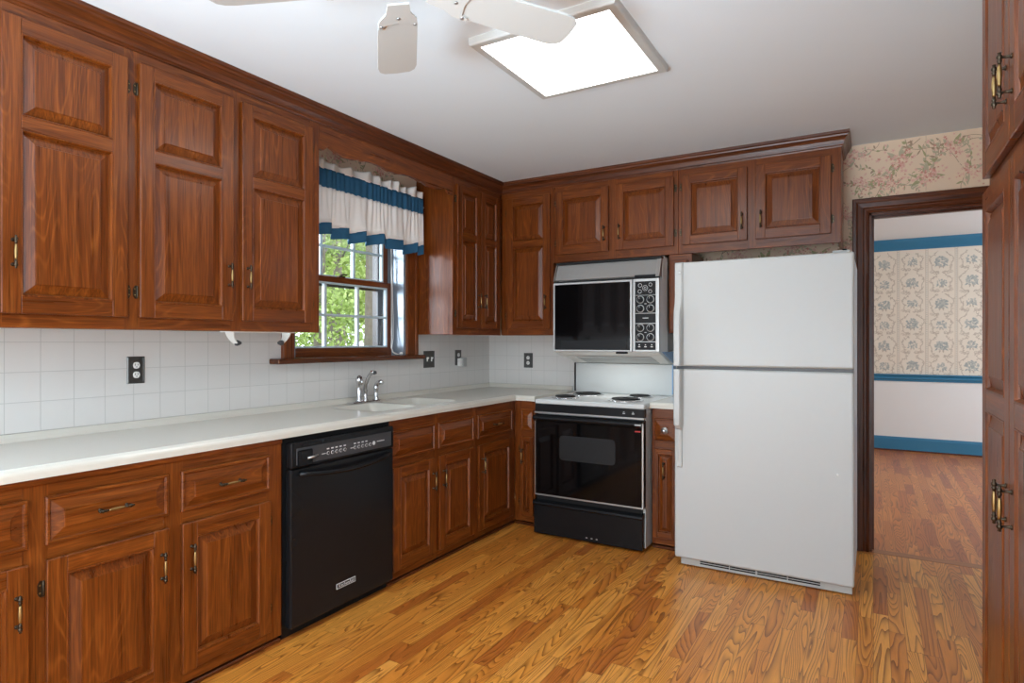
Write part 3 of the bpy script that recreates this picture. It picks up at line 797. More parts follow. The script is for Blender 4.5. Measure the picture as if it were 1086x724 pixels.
door(GL, b1, 1.324, 1.709, dz0, dz1, None, (1.357, 0.497), (1, (0.165, 0.54)))
toe(GL, b1, 0.30, 1.776)
b2 = carcass(GL, 'base_cabinet', 'wooden sink cabinet right of the dishwasher with two doors and blank drawer fronts', 'cabinet', 2.462, 3.268, BZ0, BZ1, 0.60,
             [(2.462, 2.49), (2.83, 2.885), (3.235, 3.268)], [(BZ0, 0.086, 2.48, 3.25), (0.618, 0.686, 2.48, 3.25), (0.815, BZ1, 2.48, 3.25)], group=GG, top=0.74)
drawer(GL, b2, 2.472, 2.840, rz0, rz1, None, 'false_drawer_front'); drawer(GL, b2, 2.874, 3.243, rz0, rz1, None, 'false_drawer_front')
door(GL, b2, 2.478, 2.838, dz0, dz1, None, (2.815, 0.497), (-1, (0.165, 0.54)))
door(GL, b2, 2.882, 3.245, dz0, dz1, None, (2.912, 0.497), (1, (0.165, 0.54)))
toe(GL, b2, 2.462, 3.268)
b3 = carcass(GL, 'base_cabinet', 'worn single-door base cabinet with one drawer in the inside corner', 'cabinet', 3.270, 3.784, BZ0, BZ1, 0.60,
             [(3.270, 3.305), (3.715, 3.784)], [(BZ0, 0.086, 3.29, 3.73), (0.618, 0.686, 3.29, 3.73), (0.815, BZ1, 3.29, 3.73)], group=GG)
drawer(GL, b3, 3.292, 3.728, rz0, rz1)
door(GL, b3, 3.300, 3.730, dz0, dz1, None, (3.334, 0.497), (1, (0.165, 0.54)))
toe(GL, b3, 3.270, 3.784)
b4 = carcass(GB, 'base_cabinet', 'very narrow base cabinet between the corner and the left side of the stove', 'cabinet', -2.214, -2.048, BZ0, BZ1, 0.58,
             [(-2.214, -2.15), (-2.075, -2.048)], [(BZ0, 0.086, -2.16, -2.06), (0.618, 0.686, -2.16, -2.06), (0.815, BZ1, -2.16, -2.06)], group=GG)
drawer(GB, b4, -2.163, -2.058, rz0, rz1, None); door(GB, b4, -2.163, -2.058, dz0, dz1, None, (-2.138, 0.497), (-1, (0.165, 0.54)), st=0.026)
toe(GB, b4, -2.214, -2.048)
b5 = carcass(GB, 'base_cabinet', 'narrow base cabinet with a round knob drawer between stove and refrigerator', 'cabinet', -1.207, -1.035, BZ0, BZ1, 0.58,
             [(-1.207, -1.185), (-1.055, -1.035)], [(BZ0, 0.086, -1.20, -1.045), (0.618, 0.686, -1.20, -1.045), (0.815, BZ1, -1.20, -1.045)], group=GG)
drawer(GB, b5, -1.196, -1.046, rz0, rz1, 'knob'); door(GB, b5, -1.196, -1.046, dz0, dz1, None, (-1.125, 0.50), None, st=0.03)
toe(GB, b5, -1.207, -1.035)

# ------------------------------------------------------------------ countertops
def counter_mesh():
    bm = bmesh.new()
    zb, zt = 0.885, 0.922
    xe, ye = -2.196, 3.765
    poly = [(XW + 0.001, 0.30), (xe, 0.30), (xe, ye), (-2.043, ye), (-2.043, YW - 0.001), (XW + 0.001, YW - 0.001)]
    vb_ = [bm.verts.new((x, y, zb)) for x, y in poly]; f = bm.faces.new(vb_)
    r = bmesh.ops.extrude_face_region(bm, geom=[f])
    for e in r['geom']:
        if isinstance(e, bmesh.types.BMVert): e.co.z = zt
    bmesh.ops.recalc_face_normals(bm, faces=bm.faces[:])
    # round the front nosing
    ed = []
    for e in bm.edges:
        a, b = e.verts
        if abs(a.co.z - zt) < 1e-6 and abs(b.co.z - zt) < 1e-6:
            fr = lambda v: abs(v.co.x - xe) < 1e-5 and v.co.y <= ye + 1e-5 or abs(v.co.y - ye) < 1e-5
            if fr(a) and fr(b): ed.append(e)
    bmesh.ops.bevel(bm, geom=ed, offset=0.018, segments=4, profile=0.5, affect='EDGES')
    return bm
mbc = MB().bm(counter_mesh(), M['counter'])
ct = mbc.build('countertop')
# two bowls of the moulded sink, cut out of the top
SB = [(-2.69, -2.325, 2.485, 2.845), (-2.69, -2.325, 2.895, 3.255)]
cut = MB()
for x0, x1, y0, y1 in SB: cut.bevbox(x0, x1, y0, y1, 0.80, 1.05, M['counter'], 0.05, 5)
cu = cut.build('sink_cut')
md = ct.modifiers.new('cut', 'BOOLEAN'); md.operation = 'DIFFERENCE'; md.solver = 'EXACT'; md.object = cu
bpy.context.view_layer.update()
dg = bpy.context.evaluated_depsgraph_get()
nm = bpy.data.meshes.new_from_object(ct.evaluated_get(dg)); ct.modifiers.clear(); ct.data = nm
bpy.data.objects.remove(cu)
tag(ct, 'long L-shaped ivory counter with a moulded sink under the window', 'countertop')
bs = MB()
# coved upstand against the walls
lp = [(0.0, 0.918), (0.030, 0.918), (0.020, 0.926), (0.013, 0.938), (0.010, 0.952), (0.0, 0.953)]
bs.loft([[(XW + 0.001 + o, 0.30, z) for o, z in lp], [(XW + 0.001 + o, YW - 0.001, z) for o, z in lp]], M['counter'])
bs.loft([[(XW + 0.002, YW - 0.001 - o, z) for o, z in lp], [(-2.043, YW - 0.001 - o, z) for o, z in lp]], M['counter'])
# soft raised drip edge
dpf = [(-0.036, 0.9205), (-0.028, 0.9245), (-0.016, 0.9245), (-0.012, 0.9205)]
bs.loft([[(-2.196 + o, 0.30, z) for o, z in dpf], [(-2.196 + o, 3.78, z) for o, z in dpf]], M['counter'])
bs.build('upstand', ct)
for i, (x0, x1, y0, y1) in enumerate(SB):
    bowl = MB(); rings = []
    def rr(x0, x1, y0, y1, z, r, n=5):
        out = []
        for cx, cy, a0 in ((x1 - r, y1 - r, 0), (x0 + r, y1 - r, PI / 2), (x0 + r, y0 + r, PI), (x1 - r, y0 + r, 3 * PI / 2)):
            for q in range(n + 1): out.append((cx + r * math.cos(a0 + PI / 2 * q / n), cy + r * math.sin(a0 + PI / 2 * q / n), z))
        return out
    for ins, z, r in ((-0.012, 0.9225, 0.06), (-0.004, 0.9228, 0.054), (0.004, 0.917, 0.05), (0.012, 0.87, 0.05), (0.02, 0.80, 0.05), (0.034, 0.775, 0.05), (0.06, 0.766, 0.05)):
        rings.append(rr(x0 + ins, x1 - ins, y0 + ins, y1 - ins, z, r))
    bowl.loft(rings, M['counter'], cap0=False, cap1=True, smooth=True)
    bo = bowl.build('sink_bowl', ct)
    MB().lathe(((x0 + x1) / 2, (y0 + y1) / 2, 0.766), (0, 0, 1), [(0.045, 0), (0.045, 0.003), (0.034, 0.004), (0.028, 0.001), (0.0, 0.001)], M['steel'], 20).build('drain', bo)

c2 = MB(); bmx = bmesh.new(); bmesh.ops.create_cube(bmx, size=1)
for v in bmx.verts: v.co = Vector((-1.123 + v.co.x * 0.182, 4.079 + v.co.y * 0.640, 0.9035 + v.co.z * 0.037))
bmesh.ops.bevel(bmx, geom=[e for e in bmx.edges if all(abs(v.co.y - 3.759) < 1e-4 and v.co.z > 0.91 for v in e.verts)], offset=0.016, segments=4, profile=0.5, affect='EDGES')
c2.bm(bmx, M['counter'])
c2.loft([[(-1.213, YW - 0.001 - o, z) for o, z in lp], [(-1.033, YW - 0.001 - o, z) for o, z in lp]], M['counter'])
tag(c2.build('countertop'), 'short piece of ivory counter between the stove and the refrigerator', 'countertop')

# ------------------------------------------------------------------ faucet
fx = empty('faucet', (-2.765, 2.83, 0.922), 'chrome kitchen faucet with a side sprayer behind the moulded sink', 'faucet')
MB().bevbox(-2.79, -2.735, 2.72, 2.965, 0.9225, 0.931, M['chrome'], 0.004, 3).build('base_plate', fx)
MB().lathe((-2.765, 2.800, 0.93), (0, 0, 1), [(0.022, 0), (0.020, 0.012), (0.0155, 0.02), (0.0145, 0.105), (0.017, 0.112), (0.021, 0.125), (0.022, 0.14), (0.017, 0.155), (0.006, 0.163)], M['chrome'], 20).tube(
    [(-2.765, 2.795, 1.075), (-2.74, 2.780, 1.083), (-2.715, 2.768, 1.066), (-2.70, 2.765, 1.045)], [0.008, 0.009, 0.008, 0.006], M['chrome']).build('handle', fx)
sp_ = MB()
sp_.lathe((-2.755, 2.845, 0.93), (0, 0, 1), [(0.019, 0), (0.017, 0.010), (0.012, 0.018), (0.0115, 0.06), (0.014, 0.066), (0.0115, 0.072)], M['chrome'], 16)
pts = [(-2.755, 2.845, 0.99)]
for i in range(13):
    t = i / 12.0
    pts.append((-2.755 + 0.085 * t ** 1.4, 2.840 - 0.004 * t, 1.0 + 0.115 * math.sin(t * PI * 0.52)))
sp_.tube(pts, [0.0115] * 9 + [0.0125, 0.014, 0.0145, 0.0145, 0.012], M['chrome'], 12)
sp_.lathe(pts[-1], (0.35, 0, -1), [(0.013, -0.004), (0.0125, 0.012), (0.009, 0.014)], M['charcoal'], 14)
sp_.build('spout', fx)
MB().lathe((-2.760, 2.945, 0.93), (0, 0, 1), [(0.022, 0), (0.019, 0.010), (0.014, 0.016), (0.013, 0.06), (0.0155, 0.066), (0.0145, 0.09), (0.010, 0.10)], M['chrome'], 16).tube(
    [(-2.760, 2.945, 1.02), (-2.748, 2.95, 1.038), (-2.728, 2.955, 1.046), (-2.712, 2.957, 1.04)], [0.0145, 0.0155, 0.0145, 0.011], M['chrome'], 12).build('sprayer', fx)

# ------------------------------------------------------------------ dishwasher
dwr = empty('dishwasher', (-2.45, 2.119, 0), 'black built-in dishwasher under the counter between the two left base cabinets', 'dishwasher')
D0, D1 = 1.790, 2.455
MB().box(-2.80, -2.215, 1.782, 2.458, 0.06, 0.880, M['black_matte']).build('tub', dwr)
MB().bevbox(-2.214, -2.176, D0 + 0.004, D1 - 0.004, 0.052, 0.745, M['black'], 0.006, 3).build('door', dwr)
cpn = MB().bevbox(-2.214, -2.172, D0 + 0.004, D1 - 0.004, 0.748, 0.862, M['black'], 0.008, 3)
cp_ = cpn.build('control_panel', dwr)
MB().bevbox(-2.176, -2.1705, D0 + 0.03, D1 - 0.025, 0.762, 0.836, M['charcoal'], 0.002, 1).build('touch_strip', cp_)
def press_button(y, z):
    bt = MB(); bt.lathe((-2.1708, y, z), (1, 0, 0), [(0.0085, 0), (0.0085, 0.0012), (0.0062, 0.0014)], M['mark'], 14)
    bt.lathe((-2.1697, y, z), (1, 0, 0), [(0.0064, 0), (0.0064, 0.0006)], M['charcoal'], 14)
    bt.build('button', cp_)
def print_bar(y0, y1, z0, z1): MB().box(-2.1708, -2.1698, y0, y1, z0, z1, M['mark']).build('printed_word', cp_)
for g0, n in ((2.00, 5), (2.17, 4)):
    for i in range(n):
        y = g0 + i * 0.026
        press_button(y, 0.790)
        print_bar(y - 0.008, y + 0.006, 0.807, 0.8125)
print_bar(1.962, 1.985, 0.789, 0.792); print_bar(2.14, 2.158, 0.789, 0.792)
MB().lathe((-2.1708, 2.300, 0.793), (1, 0, 0), [(0.010, 0), (0.010, 0.0015), (0.008, 0.002)], M['mark'], 16).build('start_button', cp_)
press_button(2.274, 0.790)
print_bar(2.322, 2.376, 0.796, 0.800)
lt = MB().bevbox(-2.1712, -2.164, D0 + 0.035, D0 + 0.115, 0.752, 0.826, M['black'], 0.006, 2).tube([(-2.163, D0 + 0.085, 0.787), (-2.156, D0 + 0.11, 0.79), (-2.160, D0 + 0.14, 0.794)], [0.005, 0.006, 0.004], M['steel'])
lt.build('latch', cp_)
hd = MB(); n = 18; hp = []; hr = []
for i in range(n + 1):
    t = i / n; y = D0 + 0.045 + t * (D1 - D0 - 0.09)
    hp.append((-2.172 + 0.040 * math.sin(PI * t) ** 0.55, y, 0.722 - 0.020 * math.sin(PI * t)))
hd.tube(hp, 0.011, M['black'], 12); hd.build('handle', dwr)
MB().box(-2.30, -2.232, 1.786, 2.456, 0.0, 0.052, M['black_matte']).build('toe_kick', dwr)

def text_mesh(txt, size, extrude=0.0004):
    c = bpy.data.curves.new('txt', 'FONT'); c.body = txt; c.size = size; c.extrude = extrude; c.align_x = 'CENTER'; c.align_y = 'CENTER'
    o = bpy.data.objects.new('txt', c); COL.objects.link(o); bpy.context.view_layer.update()
    me = bpy.data.meshes.new_from_object(o.evaluated_get(bpy.context.evaluated_depsgraph_get()))
    bpy.data.objects.remove(o); bpy.data.curves.remove(c)
    return me
def text_part(txt, size, name, parent, loc, normal, mat, sx=1.0):
    me = text_mesh(txt, size); me.materials.clear(); me.materials.append(mat)
    rz = {'x': PI / 2, '-y': 0.0, '-x': -PI / 2}[normal]
    o = place(me, name, parent, loc, (PI / 2, 0, rz)); o.scale = (sx, 1, 1)
    return o
bd = MB().bevbox(-2.177, -2.1748, 2.055, 2.178, 0.136, 0.162, M['mark'], 0.001, 1).bevbox(-2.1762, -2.1742, 2.0585, 2.1745, 0.1395, 0.1585, M['black'], 0.0008, 1)
bdo = bd.build('badge', dwr)
text_part('KitchenAid', 0.022, 'lettering', bdo, (-2.1738, 2.1165, 0.149), 'x', M['mark'])

# ------------------------------------------------------------------ range
RX0, RX1, RY = -1.978, -1.213, 3.645
rg = empty('stove', (-1.596, 4.02, 0), 'freestanding electric stove with white coil cooktop and black glass oven door', 'stove')
bdy = MB(); bdy.box(RX0 + 0.006, RX1 - 0.004, RY + 0.045, 4.385, 0.02, 0.885, M['enamel'])
for x in (RX0 + 0.05, RX1 - 0.05):
    for y in (RY + 0.1, 4.3): bdy.lathe((x, y, 0), (0, 0, 1), [(0.018, 0), (0.018, 0.006), (0.01, 0.01), (0.01, 0.03)], M['black_matte'], 12)
bdy.build('oven_body', rg)
tp = MB(); tp.bevbox(RX0, RX1, RY + 0.008, 4.372, 0.884, 0.916, M['enamel'], 0.008, 3)
tp.build('cooktop', rg)
# shallow raised rim
cst = MB(); cst.box(RX0 + 0.002, RX1 - 0.002, RY + 0.006, RY + 0.05, 0.832, 0.884, M['black'])
cst.bevbox(RX0, RX1, RY - 0.004, RY + 0.03, 0.822, 0.833, M['steel'], 0.002, 1)
for x in (-1.345, -1.285): cst.box(x - 0.008, x + 0.008, RY + 0.0048, RY + 0.0065, 0.852, 0.857, M['mark']); cst.box(x - 0.004, x + 0.004, RY + 0.0048, RY + 0.0065, 0.862, 0.866, M['mark'])
cst.build('front_strip', rg)
dr = MB(); dr.bevbox(RX0 + 0.002, RX1 - 0.002, RY, RY + 0.045, 0.276, 0.816, M['glass_black'], 0.004, 2)
dro = dr.build('oven_door', rg)
def rrect(x0, x1, z0, z1, r, y, n=6):
    out = []
    for cx, cz, a0 in ((x1 - r, z1 - r, 0), (x0 + r, z1 - r, PI / 2), (x0 + r, z0 + r, PI), (x1 - r, z0 + r, 3 * PI / 2)):
        for q in range(n + 1): out.append((cx + r * math.cos(a0 + PI / 2 * q / n), y, cz + r * math.sin(a0 + PI / 2 * q / n)))
    return out
MB().loft([rrect(-1.79, -1.40, 0.522, 0.684, 0.025, RY + 0.002), rrect(-1.79, -1.40, 0.522, 0.684, 0.025, RY - 0.0008)], M['window_black']).build('oven_window', dro)
tr = MB(); tr.bevbox(RX0 + 0.002, RX1 - 0.002, RY - 0.003, RY + 0.02, 0.270, 0.280, M['steel'], 0.002, 1)
tr.bevbox(RX1 - 0.014, RX1 - 0.002, RY - 0.003, RY + 0.03, 0.280, 0.80, M['steel'], 0.002, 1); tr.bevbox(RX0 + 0.002, RX0 + 0.008, RY - 0.003, RY + 0.03, 0.280, 0.80, M['steel'], 0.002, 1)
tr.build('door_trim', dro)
hb = MB(); prof = [(0.0, 0.768), (-0.012, 0.772), (-0.030, 0.782), (-0.036, 0.792), (-0.034, 0.802), (-0.022, 0.808), (0.0, 0.812)]
hb.loft([[(RX0 + 0.004, RY + d, z) for d, z in prof], [(RX1 - 0.016, RY + d, z) for d, z in prof]], M['black']).build('door_handle', dro)
lb = MB().box(-1.272, -1.236, RY - 0.0012, RY + 0.001, 0.744, 0.752, M['red']); lb.build('red_label', dro)
st2 = MB().bevbox(-1.262, -1.222, RY - 0.0375, RY - 0.0335, 0.788, 0.797, M['enamel_grey'], 0.001, 1); st2.build('sticker', dro)
dw2 = MB(); dw2.bevbox(RX0 - 0.004, RX1 - 0.01, RY - 0.004, RY + 0.06, 0.014, 0.205, M['black'], 0.004, 2)
pr2 = [(0.04, 0.206), (-0.012, 0.206), (-0.018, 0.214), (-0.014, 0.226), (0.004, 0.236), (0.04, 0.240)]
dw2.loft([[(RX0 - 0.006, RY + d, z) for d, z in pr2], [(RX1 - 0.008, RY + d, z) for d, z in pr2]], M['black'])
for i in range(3): dw2.box(-1.60 + i * 0.035, -1.588 + i * 0.035, RY - 0.0048, RY - 0.003, 0.036, 0.040, M['mark'])
dw2.box(RX0 + 0.01, RX1 - 0.02, RY + 0.02, RY + 0.05, 0.236, 0.272, M['black_matte'])
dw2.build('storage_drawer', rg)
def burner(cx, cy, r):
    p = MB().lathe((cx, cy, 0.9155), (0, 0, 1), [(r + 0.022, 0), (r + 0.022, 0.004), (r + 0.014, 0.006), (r + 0.006, 0.001), (0.02, 0.0005)], M['chrome'], 32)
    po = p.build('drip_pan', rg)
    c = MB(); pts = []; turns = 4 if r < 0.09 else 5; n = turns * 26
    for i in range(n + 1):
        t = i / n; a = t * turns * 2 * PI; rr_ = 0.02 + (r - 0.02) * t
        pts.append((cx + rr_ * math.cos(a), cy + rr_ * math.sin(a), 0.929))
    c.tube(pts, 0.0052, M['black_matte'], 6)
    for a in (0.5, 2.6, 4.7): c.box(*sorted((cx, cx + r * math.cos(a))), cy + r * 0.0 - 0.002, cy + 0.002, 0.918, 0.925, M['steel']) if False else c.tube([(cx, cy, 0.921), (cx + r * math.cos(a), cy + r * math.sin(a), 0.921)], 0.003, M['steel'], 6)
    c.build('coil', po)
burner(-1.835, 3.83, 0.072); burner(-1.79, 4.12, 0.095); burner(-1.405, 3.85, 0.095); burner(-1.405, 4.13, 0.072)
bg_ = MB(); bg_.bevbox(RX0 - 0.004, RX1 - 0.012, 4.318, 4.372, 0.916, 1.142, M['enamel'], 0.006, 2)
bgo = bg_.build('backguard', rg)
MB().box(RX1 - 0.014, RX1 - 0.006, 4.30, 4.366, 0.93, 1.142, M['film']).build('blue_film_edge', bgo)
MB().box(RX0 - 0.012, RX0 - 0.0045, 4.312, 4.372, 0.925, 1.142, M['black_matte']).build('shadow_gap_strip', bgo)  # black strip standing in for the shadow gap left of the backguard
# ------------------------------------------------------------------ microwave
MX0, MX1, MY = -1.955, -1.190, 3.88
mw = empty('microwave', (-1.57, 4.1, 1.15), 'silver and black eye-level microwave with round knobs above the stove', 'microwave')
mb_ = MB(); mb_.box(MX0 + 0.004, MX1 - 0.002, MY + 0.02, 4.07, 1.236, 1.716, M['plastic'])
mb_.box(MX0 + 0.004, MX1 - 0.002, MY + 0.085, 4.07, 1.716, 1.862, M['plastic'])
mb_.box(MX0 + 0.02, MX1 - 0.02, 4.07, 4.39, 1.236, 1.880, M['enamel_grey'])
mb_.build('microwave_body', mw)
# hood vent above the door: sloped steel flap between dark reveals
vt = MB()
vt.loft([[(x, MY + 0.055, 1.846), (x, MY + 0.003, 1.735), (x, MY + 0.016, 1.730), (x, MY + 0.066, 1.846)] for x in (MX0 + 0.012, MX1 - 0.030)], M['dull_steel'])
vto = vt.build('vent_flap', mw)
v2 = MB(); v2.bevbox(MX0, MX1, MY + 0.045, MY + 0.09, 1.848, 1.864, M['black_matte'], 0.002, 1)
v2.box(MX0 + 0.004, MX1 - 0.004, MY + 0.012, MY + 0.03, 1.714, 1.728, M['black_matte'])
v2.loft([[(x, MY + 0.05, 1.850), (x, MY - 0.002, 1.728), (x, MY + 0.05, 1.728), (x, MY + 0.075, 1.850)] for x in (MX1 - 0.029, MX1)], M['steel'])
v2.loft([[(x, MY + 0.05, 1.850), (x, MY - 0.002, 1.728), (x, MY + 0.05, 1.728), (x, MY + 0.075, 1.850)] for x in (MX0, MX0 + 0.008)], M['steel'])
v2.bevbox(-1.355, -1.215, MY - 0.004, MY + 0.012, 1.727, 1.742, M['black_matte'], 0.002, 1)
v2.build('vent_surround', mw)
md_ = MB()
xa, xb, za, zb = MX0, -1.372, 1.238, 1.716
for x0, x1, z0, z1 in ((xa, xa + 0.012, za, zb), (xb - 0.016, xb, za, zb), (xa + 0.012, xb - 0.016, za, za + 0.010), (xa + 0.012, xb - 0.016, zb - 0.014, zb)):
    md_.bevbox(x0, x1, MY, MY + 0.022, z0, z1, M['steel'], 0.002, 1)
mdo = md_.build('microwave_door', mw)
MB().box(xa + 0.012, xb - 0.016, MY + 0.006, MY + 0.018, za + 0.010, zb - 0.014, M['glass_black']).build('door_glass', mdo)
MB().box(xa + 0.06, xb - 0.04, MY + 0.0045, MY + 0.0065, za + 0.016, za + 0.075, M['black']).build('lower_glass_band', mdo)
MB().bevbox(-1.485, -1.405, MY - 0.006, MY + 0.012, 1.222, 1.237, M['black_matte'], 0.003, 2).build('latch', mdo)
cpm = MB()
for x0, x1, z0, z1 in ((-1.366, -1.352, 1.238, 1.716), (-1.214, MX1, 1.238, 1.716), (-1.352, -1.214, 1.238, 1.250), (-1.352, -1.214, 1.698, 1.716), (-1.352, -1.214, 1.606, 1.610), (-1.352, -1.214, 1.487, 1.492), (-1.352, -1.214, 1.420, 1.426), (-1.352, -1.214, 1.300, 1.306)):
    cpm.bevbox(x0, x1, MY, MY + 0.022, z0, z1, M['steel'], 0.0015, 1)
cpm.box(-1.352, -1.214, MY + 0.006, MY + 0.02, 1.25, 1.698, M['black'])
cpo = cpm.build('control_panel', mw)
def mark_ring(mb, x, z, r, y, n=18, w=0.0018, a0=0.0, a1=2 * PI):
    for i in range(n):
        a = a0 + (a1 - a0) * i / n
        mb.box(x + r * math.cos(a) - w, x + r * math.cos(a) + w, y - 0.0008, y + 0.001, z + r * math.sin(a) - w, z + r * math.sin(a) + w, M['mark'])
def ring_print(x, z, r):
    pr_ = MB(); pr_.loft([[(x + q * math.cos(2 * PI * i / 20), MY + y, z + q * math.sin(2 * PI * i / 20)) for i in range(20)] for q, y in ((r - 0.0022, 0.0065), (r - 0.0022, 0.0052), (r, 0.0052), (r, 0.0065))], M['mark'], False, False)
    pr_.build('printed_dial', cpo)
for x, z, r in ((-1.320, 1.674, 0.013), (-1.322, 1.634, 0.013), (-1.250, 1.676, 0.012), (-1.252, 1.632, 0.012), (-1.286, 1.655, 0.018), (-1.286, 1.655, 0.008)): ring_print(x, z, r)
def bar_print(x0, x1, z0, z1): MB().box(x0, x1, MY + 0.005, MY + 0.007, z0, z1, M['mark']).build('printed_word', cpo)
bar_print(-1.302, -1.264, 1.456, 1.461)
for i in range(3): bar_print(-1.333 + i * 0.042, -1.318 + i * 0.042, 1.268, 1.273); bar_print(-1.329 + i * 0.042, -1.322 + i * 0.042, 1.280, 1.286)
for z in (1.552, 1.364): bar_print(-1.290, -1.276, z - 0.002, z + 0.002)
for x in (-1.318, -1.250):
    for z in (1.580, 1.521, 1.394, 1.333):
        kb = MB(); kb.lathe((x, MY + 0.007, z), (0, -1, 0), [(0.026, 0), (0.026, 0.003), (0.023, 0.005)], M['steel'], 22)
        kb.lathe((x, MY + 0.003, z), (0, -1, 0), [(0.022, 0), (0.020, 0.010), (0.018, 0.012)], M['black'], 22)
        kb.bevbox(x - 0.0045, x + 0.0045, MY - 0.018, MY - 0.006, z - 0.018, z + 0.018, M['black'], 0.002, 1)
        kb.box(x - 0.001, x + 0.001, MY - 0.0186, MY - 0.0175, z + 0.004, z + 0.017, M['mark'])
        kb.build('knob', cpo)
un = MB()
lo = [(MY + 0.004, 1.237), (MY + 0.07, 1.214), (4.20, 1.150), (4.38, 1.147), (4.38, 1.237)]
un.loft([[(MX0 + 0.006 + (0.02 if z < 1.2 else 0), y, z) for y, z in lo], [(MX1 - 0.006 - (0.02 if z < 1.2 else 0), y, z) for y, z in lo]], M['plastic'])
uo = un.build('sloped_underside', mw)
MB().loft([[(x, 3.99, 1.1975), (x, 4.19, 1.1535), (x, 4.19, 1.150), (x, 3.99, 1.194)] for x in (MX0 + 0.13, MX1 - 0.09)], M['enamel_grey']).build('filter_recess', uo)
hl = area('cooktop_fill', (-1.58, 4.08, 1.158), (math.radians(10), 0, 0), 0.5, 0.14, 1.1, (1.0, 0.97, 0.93))  # fill added under the microwave to brighten the backguard
MB().loft([[(MX1 - 0.004, 3.95, 1.236), (MX1 - 0.004, 4.2, 1.156), (MX1 - 0.004, 4.32, 1.150), (MX1 - 0.004, 4.2, 1.236)], [(MX1 + 0.002, 3.95, 1.236), (MX1 + 0.002, 4.2, 1.156), (MX1 + 0.002, 4.32, 1.150), (MX1 + 0.002, 4.2, 1.236)]], M['film']).build('blue_film', mw)

# ------------------------------------------------------------------ refrigerator
FX0, FX1, FY = -1.000, -0.083, 3.555
rf = empty('refrigerator', (-0.54, 3.95, 0), 'tall white top-freezer refrigerator standing beside the doorway', 'refrigerator')
b_ = MB(); b_.bevbox(FX0 + 0.012, FX1 - 0.003, FY + 0.075, 4.33, 0.035, 1.752, M['enamel_side'], 0.006, 2)
b_.box(FX0 + 0.02, FX1 - 0.01, FY + 0.062, FY + 0.08, 0.05, 1.745, M['enamel_grey'])
for x in (FX0 + 0.05, FX1 - 0.05):
    for y in (FY + 0.10, 4.26): b_.lathe((x, y, 0), (0, 0, 1), [(0.02, 0), (0.02, 0.012), (0.012, 0.014), (0.012, 0.04)], M['black_matte'], 12)
b_.build('fridge_body', rf)
fd = MB().bevbox(FX0, FX1, FY, FY + 0.062, 1.163, 1.764, M['enamel'], 0.012, 4); fdo = fd.build('freezer_door', rf)
rd_ = MB().bevbox(FX0, FX1, FY, FY + 0.062, 0.050, 1.146, M['enamel'], 0.012, 4); rdo = rd_.build('fridge_door', rf)
MB().box(FX0 + 0.01, FX1 - 0.006, FY + 0.02, FY + 0.07, 1.146, 1.163, M['charcoal']).build('door_gap_strip', rf)
def strip_handle(name, prof, parent, x0, x1, taper=None):
    h = MB()
    n = len(prof)
    rings = []
    for z, d, w in prof:
        xa_ = x0; xb_ = x0 + (x1 - x0) * w
        if w < 0.99: xa_ = x0 + (x1 - x0) * 0.22
        rings.append([(xa_, FY + 0.01, z), (xa_ + 0.004, FY - d * 0.75, z), (xa_ + 0.012, FY - d, z), (xb_ - 0.010, FY - d, z), (xb_ - 0.003, FY - d * 0.75, z), (xb_, FY + 0.01, z)])
    h.loft(rings, M['enamel'], smooth=False)
    return h.build(name, parent)
strip_handle('handle', [(1.762, 0.006, 1), (1.755, 0.012, 1), (1.58, 0.013, 1), (1.52, 0.024, 1), (1.48, 0.046, 1), (1.42, 0.054, 1), (1.17, 0.054, 1), (1.164, 0.050, 1)], fdo, FX0 + 0.002, FX0 + 0.052)
strip_handle('handle', [(1.145, 0.050, 1), (1.139, 0.054, 1), (0.86, 0.054, 1), (0.825, 0.050, 1), (0.805, 0.034, 0.95), (0.795, 0.018, 0.92), (0.62, 0.013, 0.92), (0.585, 0.012, 0.92), (0.575, 0.006, 0.88)], rdo, FX0 + 0.002, FX0 + 0.052)
MB().lathe((FX0 + 0.034, FY - 0.012, 1.705), (0, -1, 0), [(0.010, 0), (0.010, 0.0015), (0.007, 0.0022)], M['steel'], 16).build('emblem', fdo)
MB().lathe((FX1 - 0.075, FY + 0.001, 0.62), (0, -1, 0), [(0.006, 0), (0.006, 0.003), (0.003, 0.005)], M['plastic'], 12).build('door_plug', rdo)
gr = MB(); gr.bevbox(FX0 + 0.03, FX1 - 0.01, FY + 0.03, FY + 0.06, 0.006, 0.050, M['enamel_grey'], 0.003, 2)
for z in (0.022, 0.034):
    for x0, x1 in ((FX0 + 0.14, FX0 + 0.30), (FX0 + 0.305, FX0 + 0.44), (FX0 + 0.45, FX0 + 0.60), (FX0 + 0.605, FX0 + 0.76)):
        gr.box(x0, x1, FY + 0.0285, FY + 0.031, z, z + 0.007, M['black_matte'])
gr.build('base_grille', rf)
hc = MB().bevbox(FX1 - 0.10, FX1 - 0.02, FY + 0.03, FY + 0.13, 1.7645, 1.778, M['enamel_grey'], 0.004, 2).lathe((FX1 - 0.045, FY + 0.04, 1.776), (0, 0, 1), [(0.012, 0), (0.012, 0.006), (0.006, 0.008)], M['black_matte'], 12)
hc.build('hinge_cover', rf)

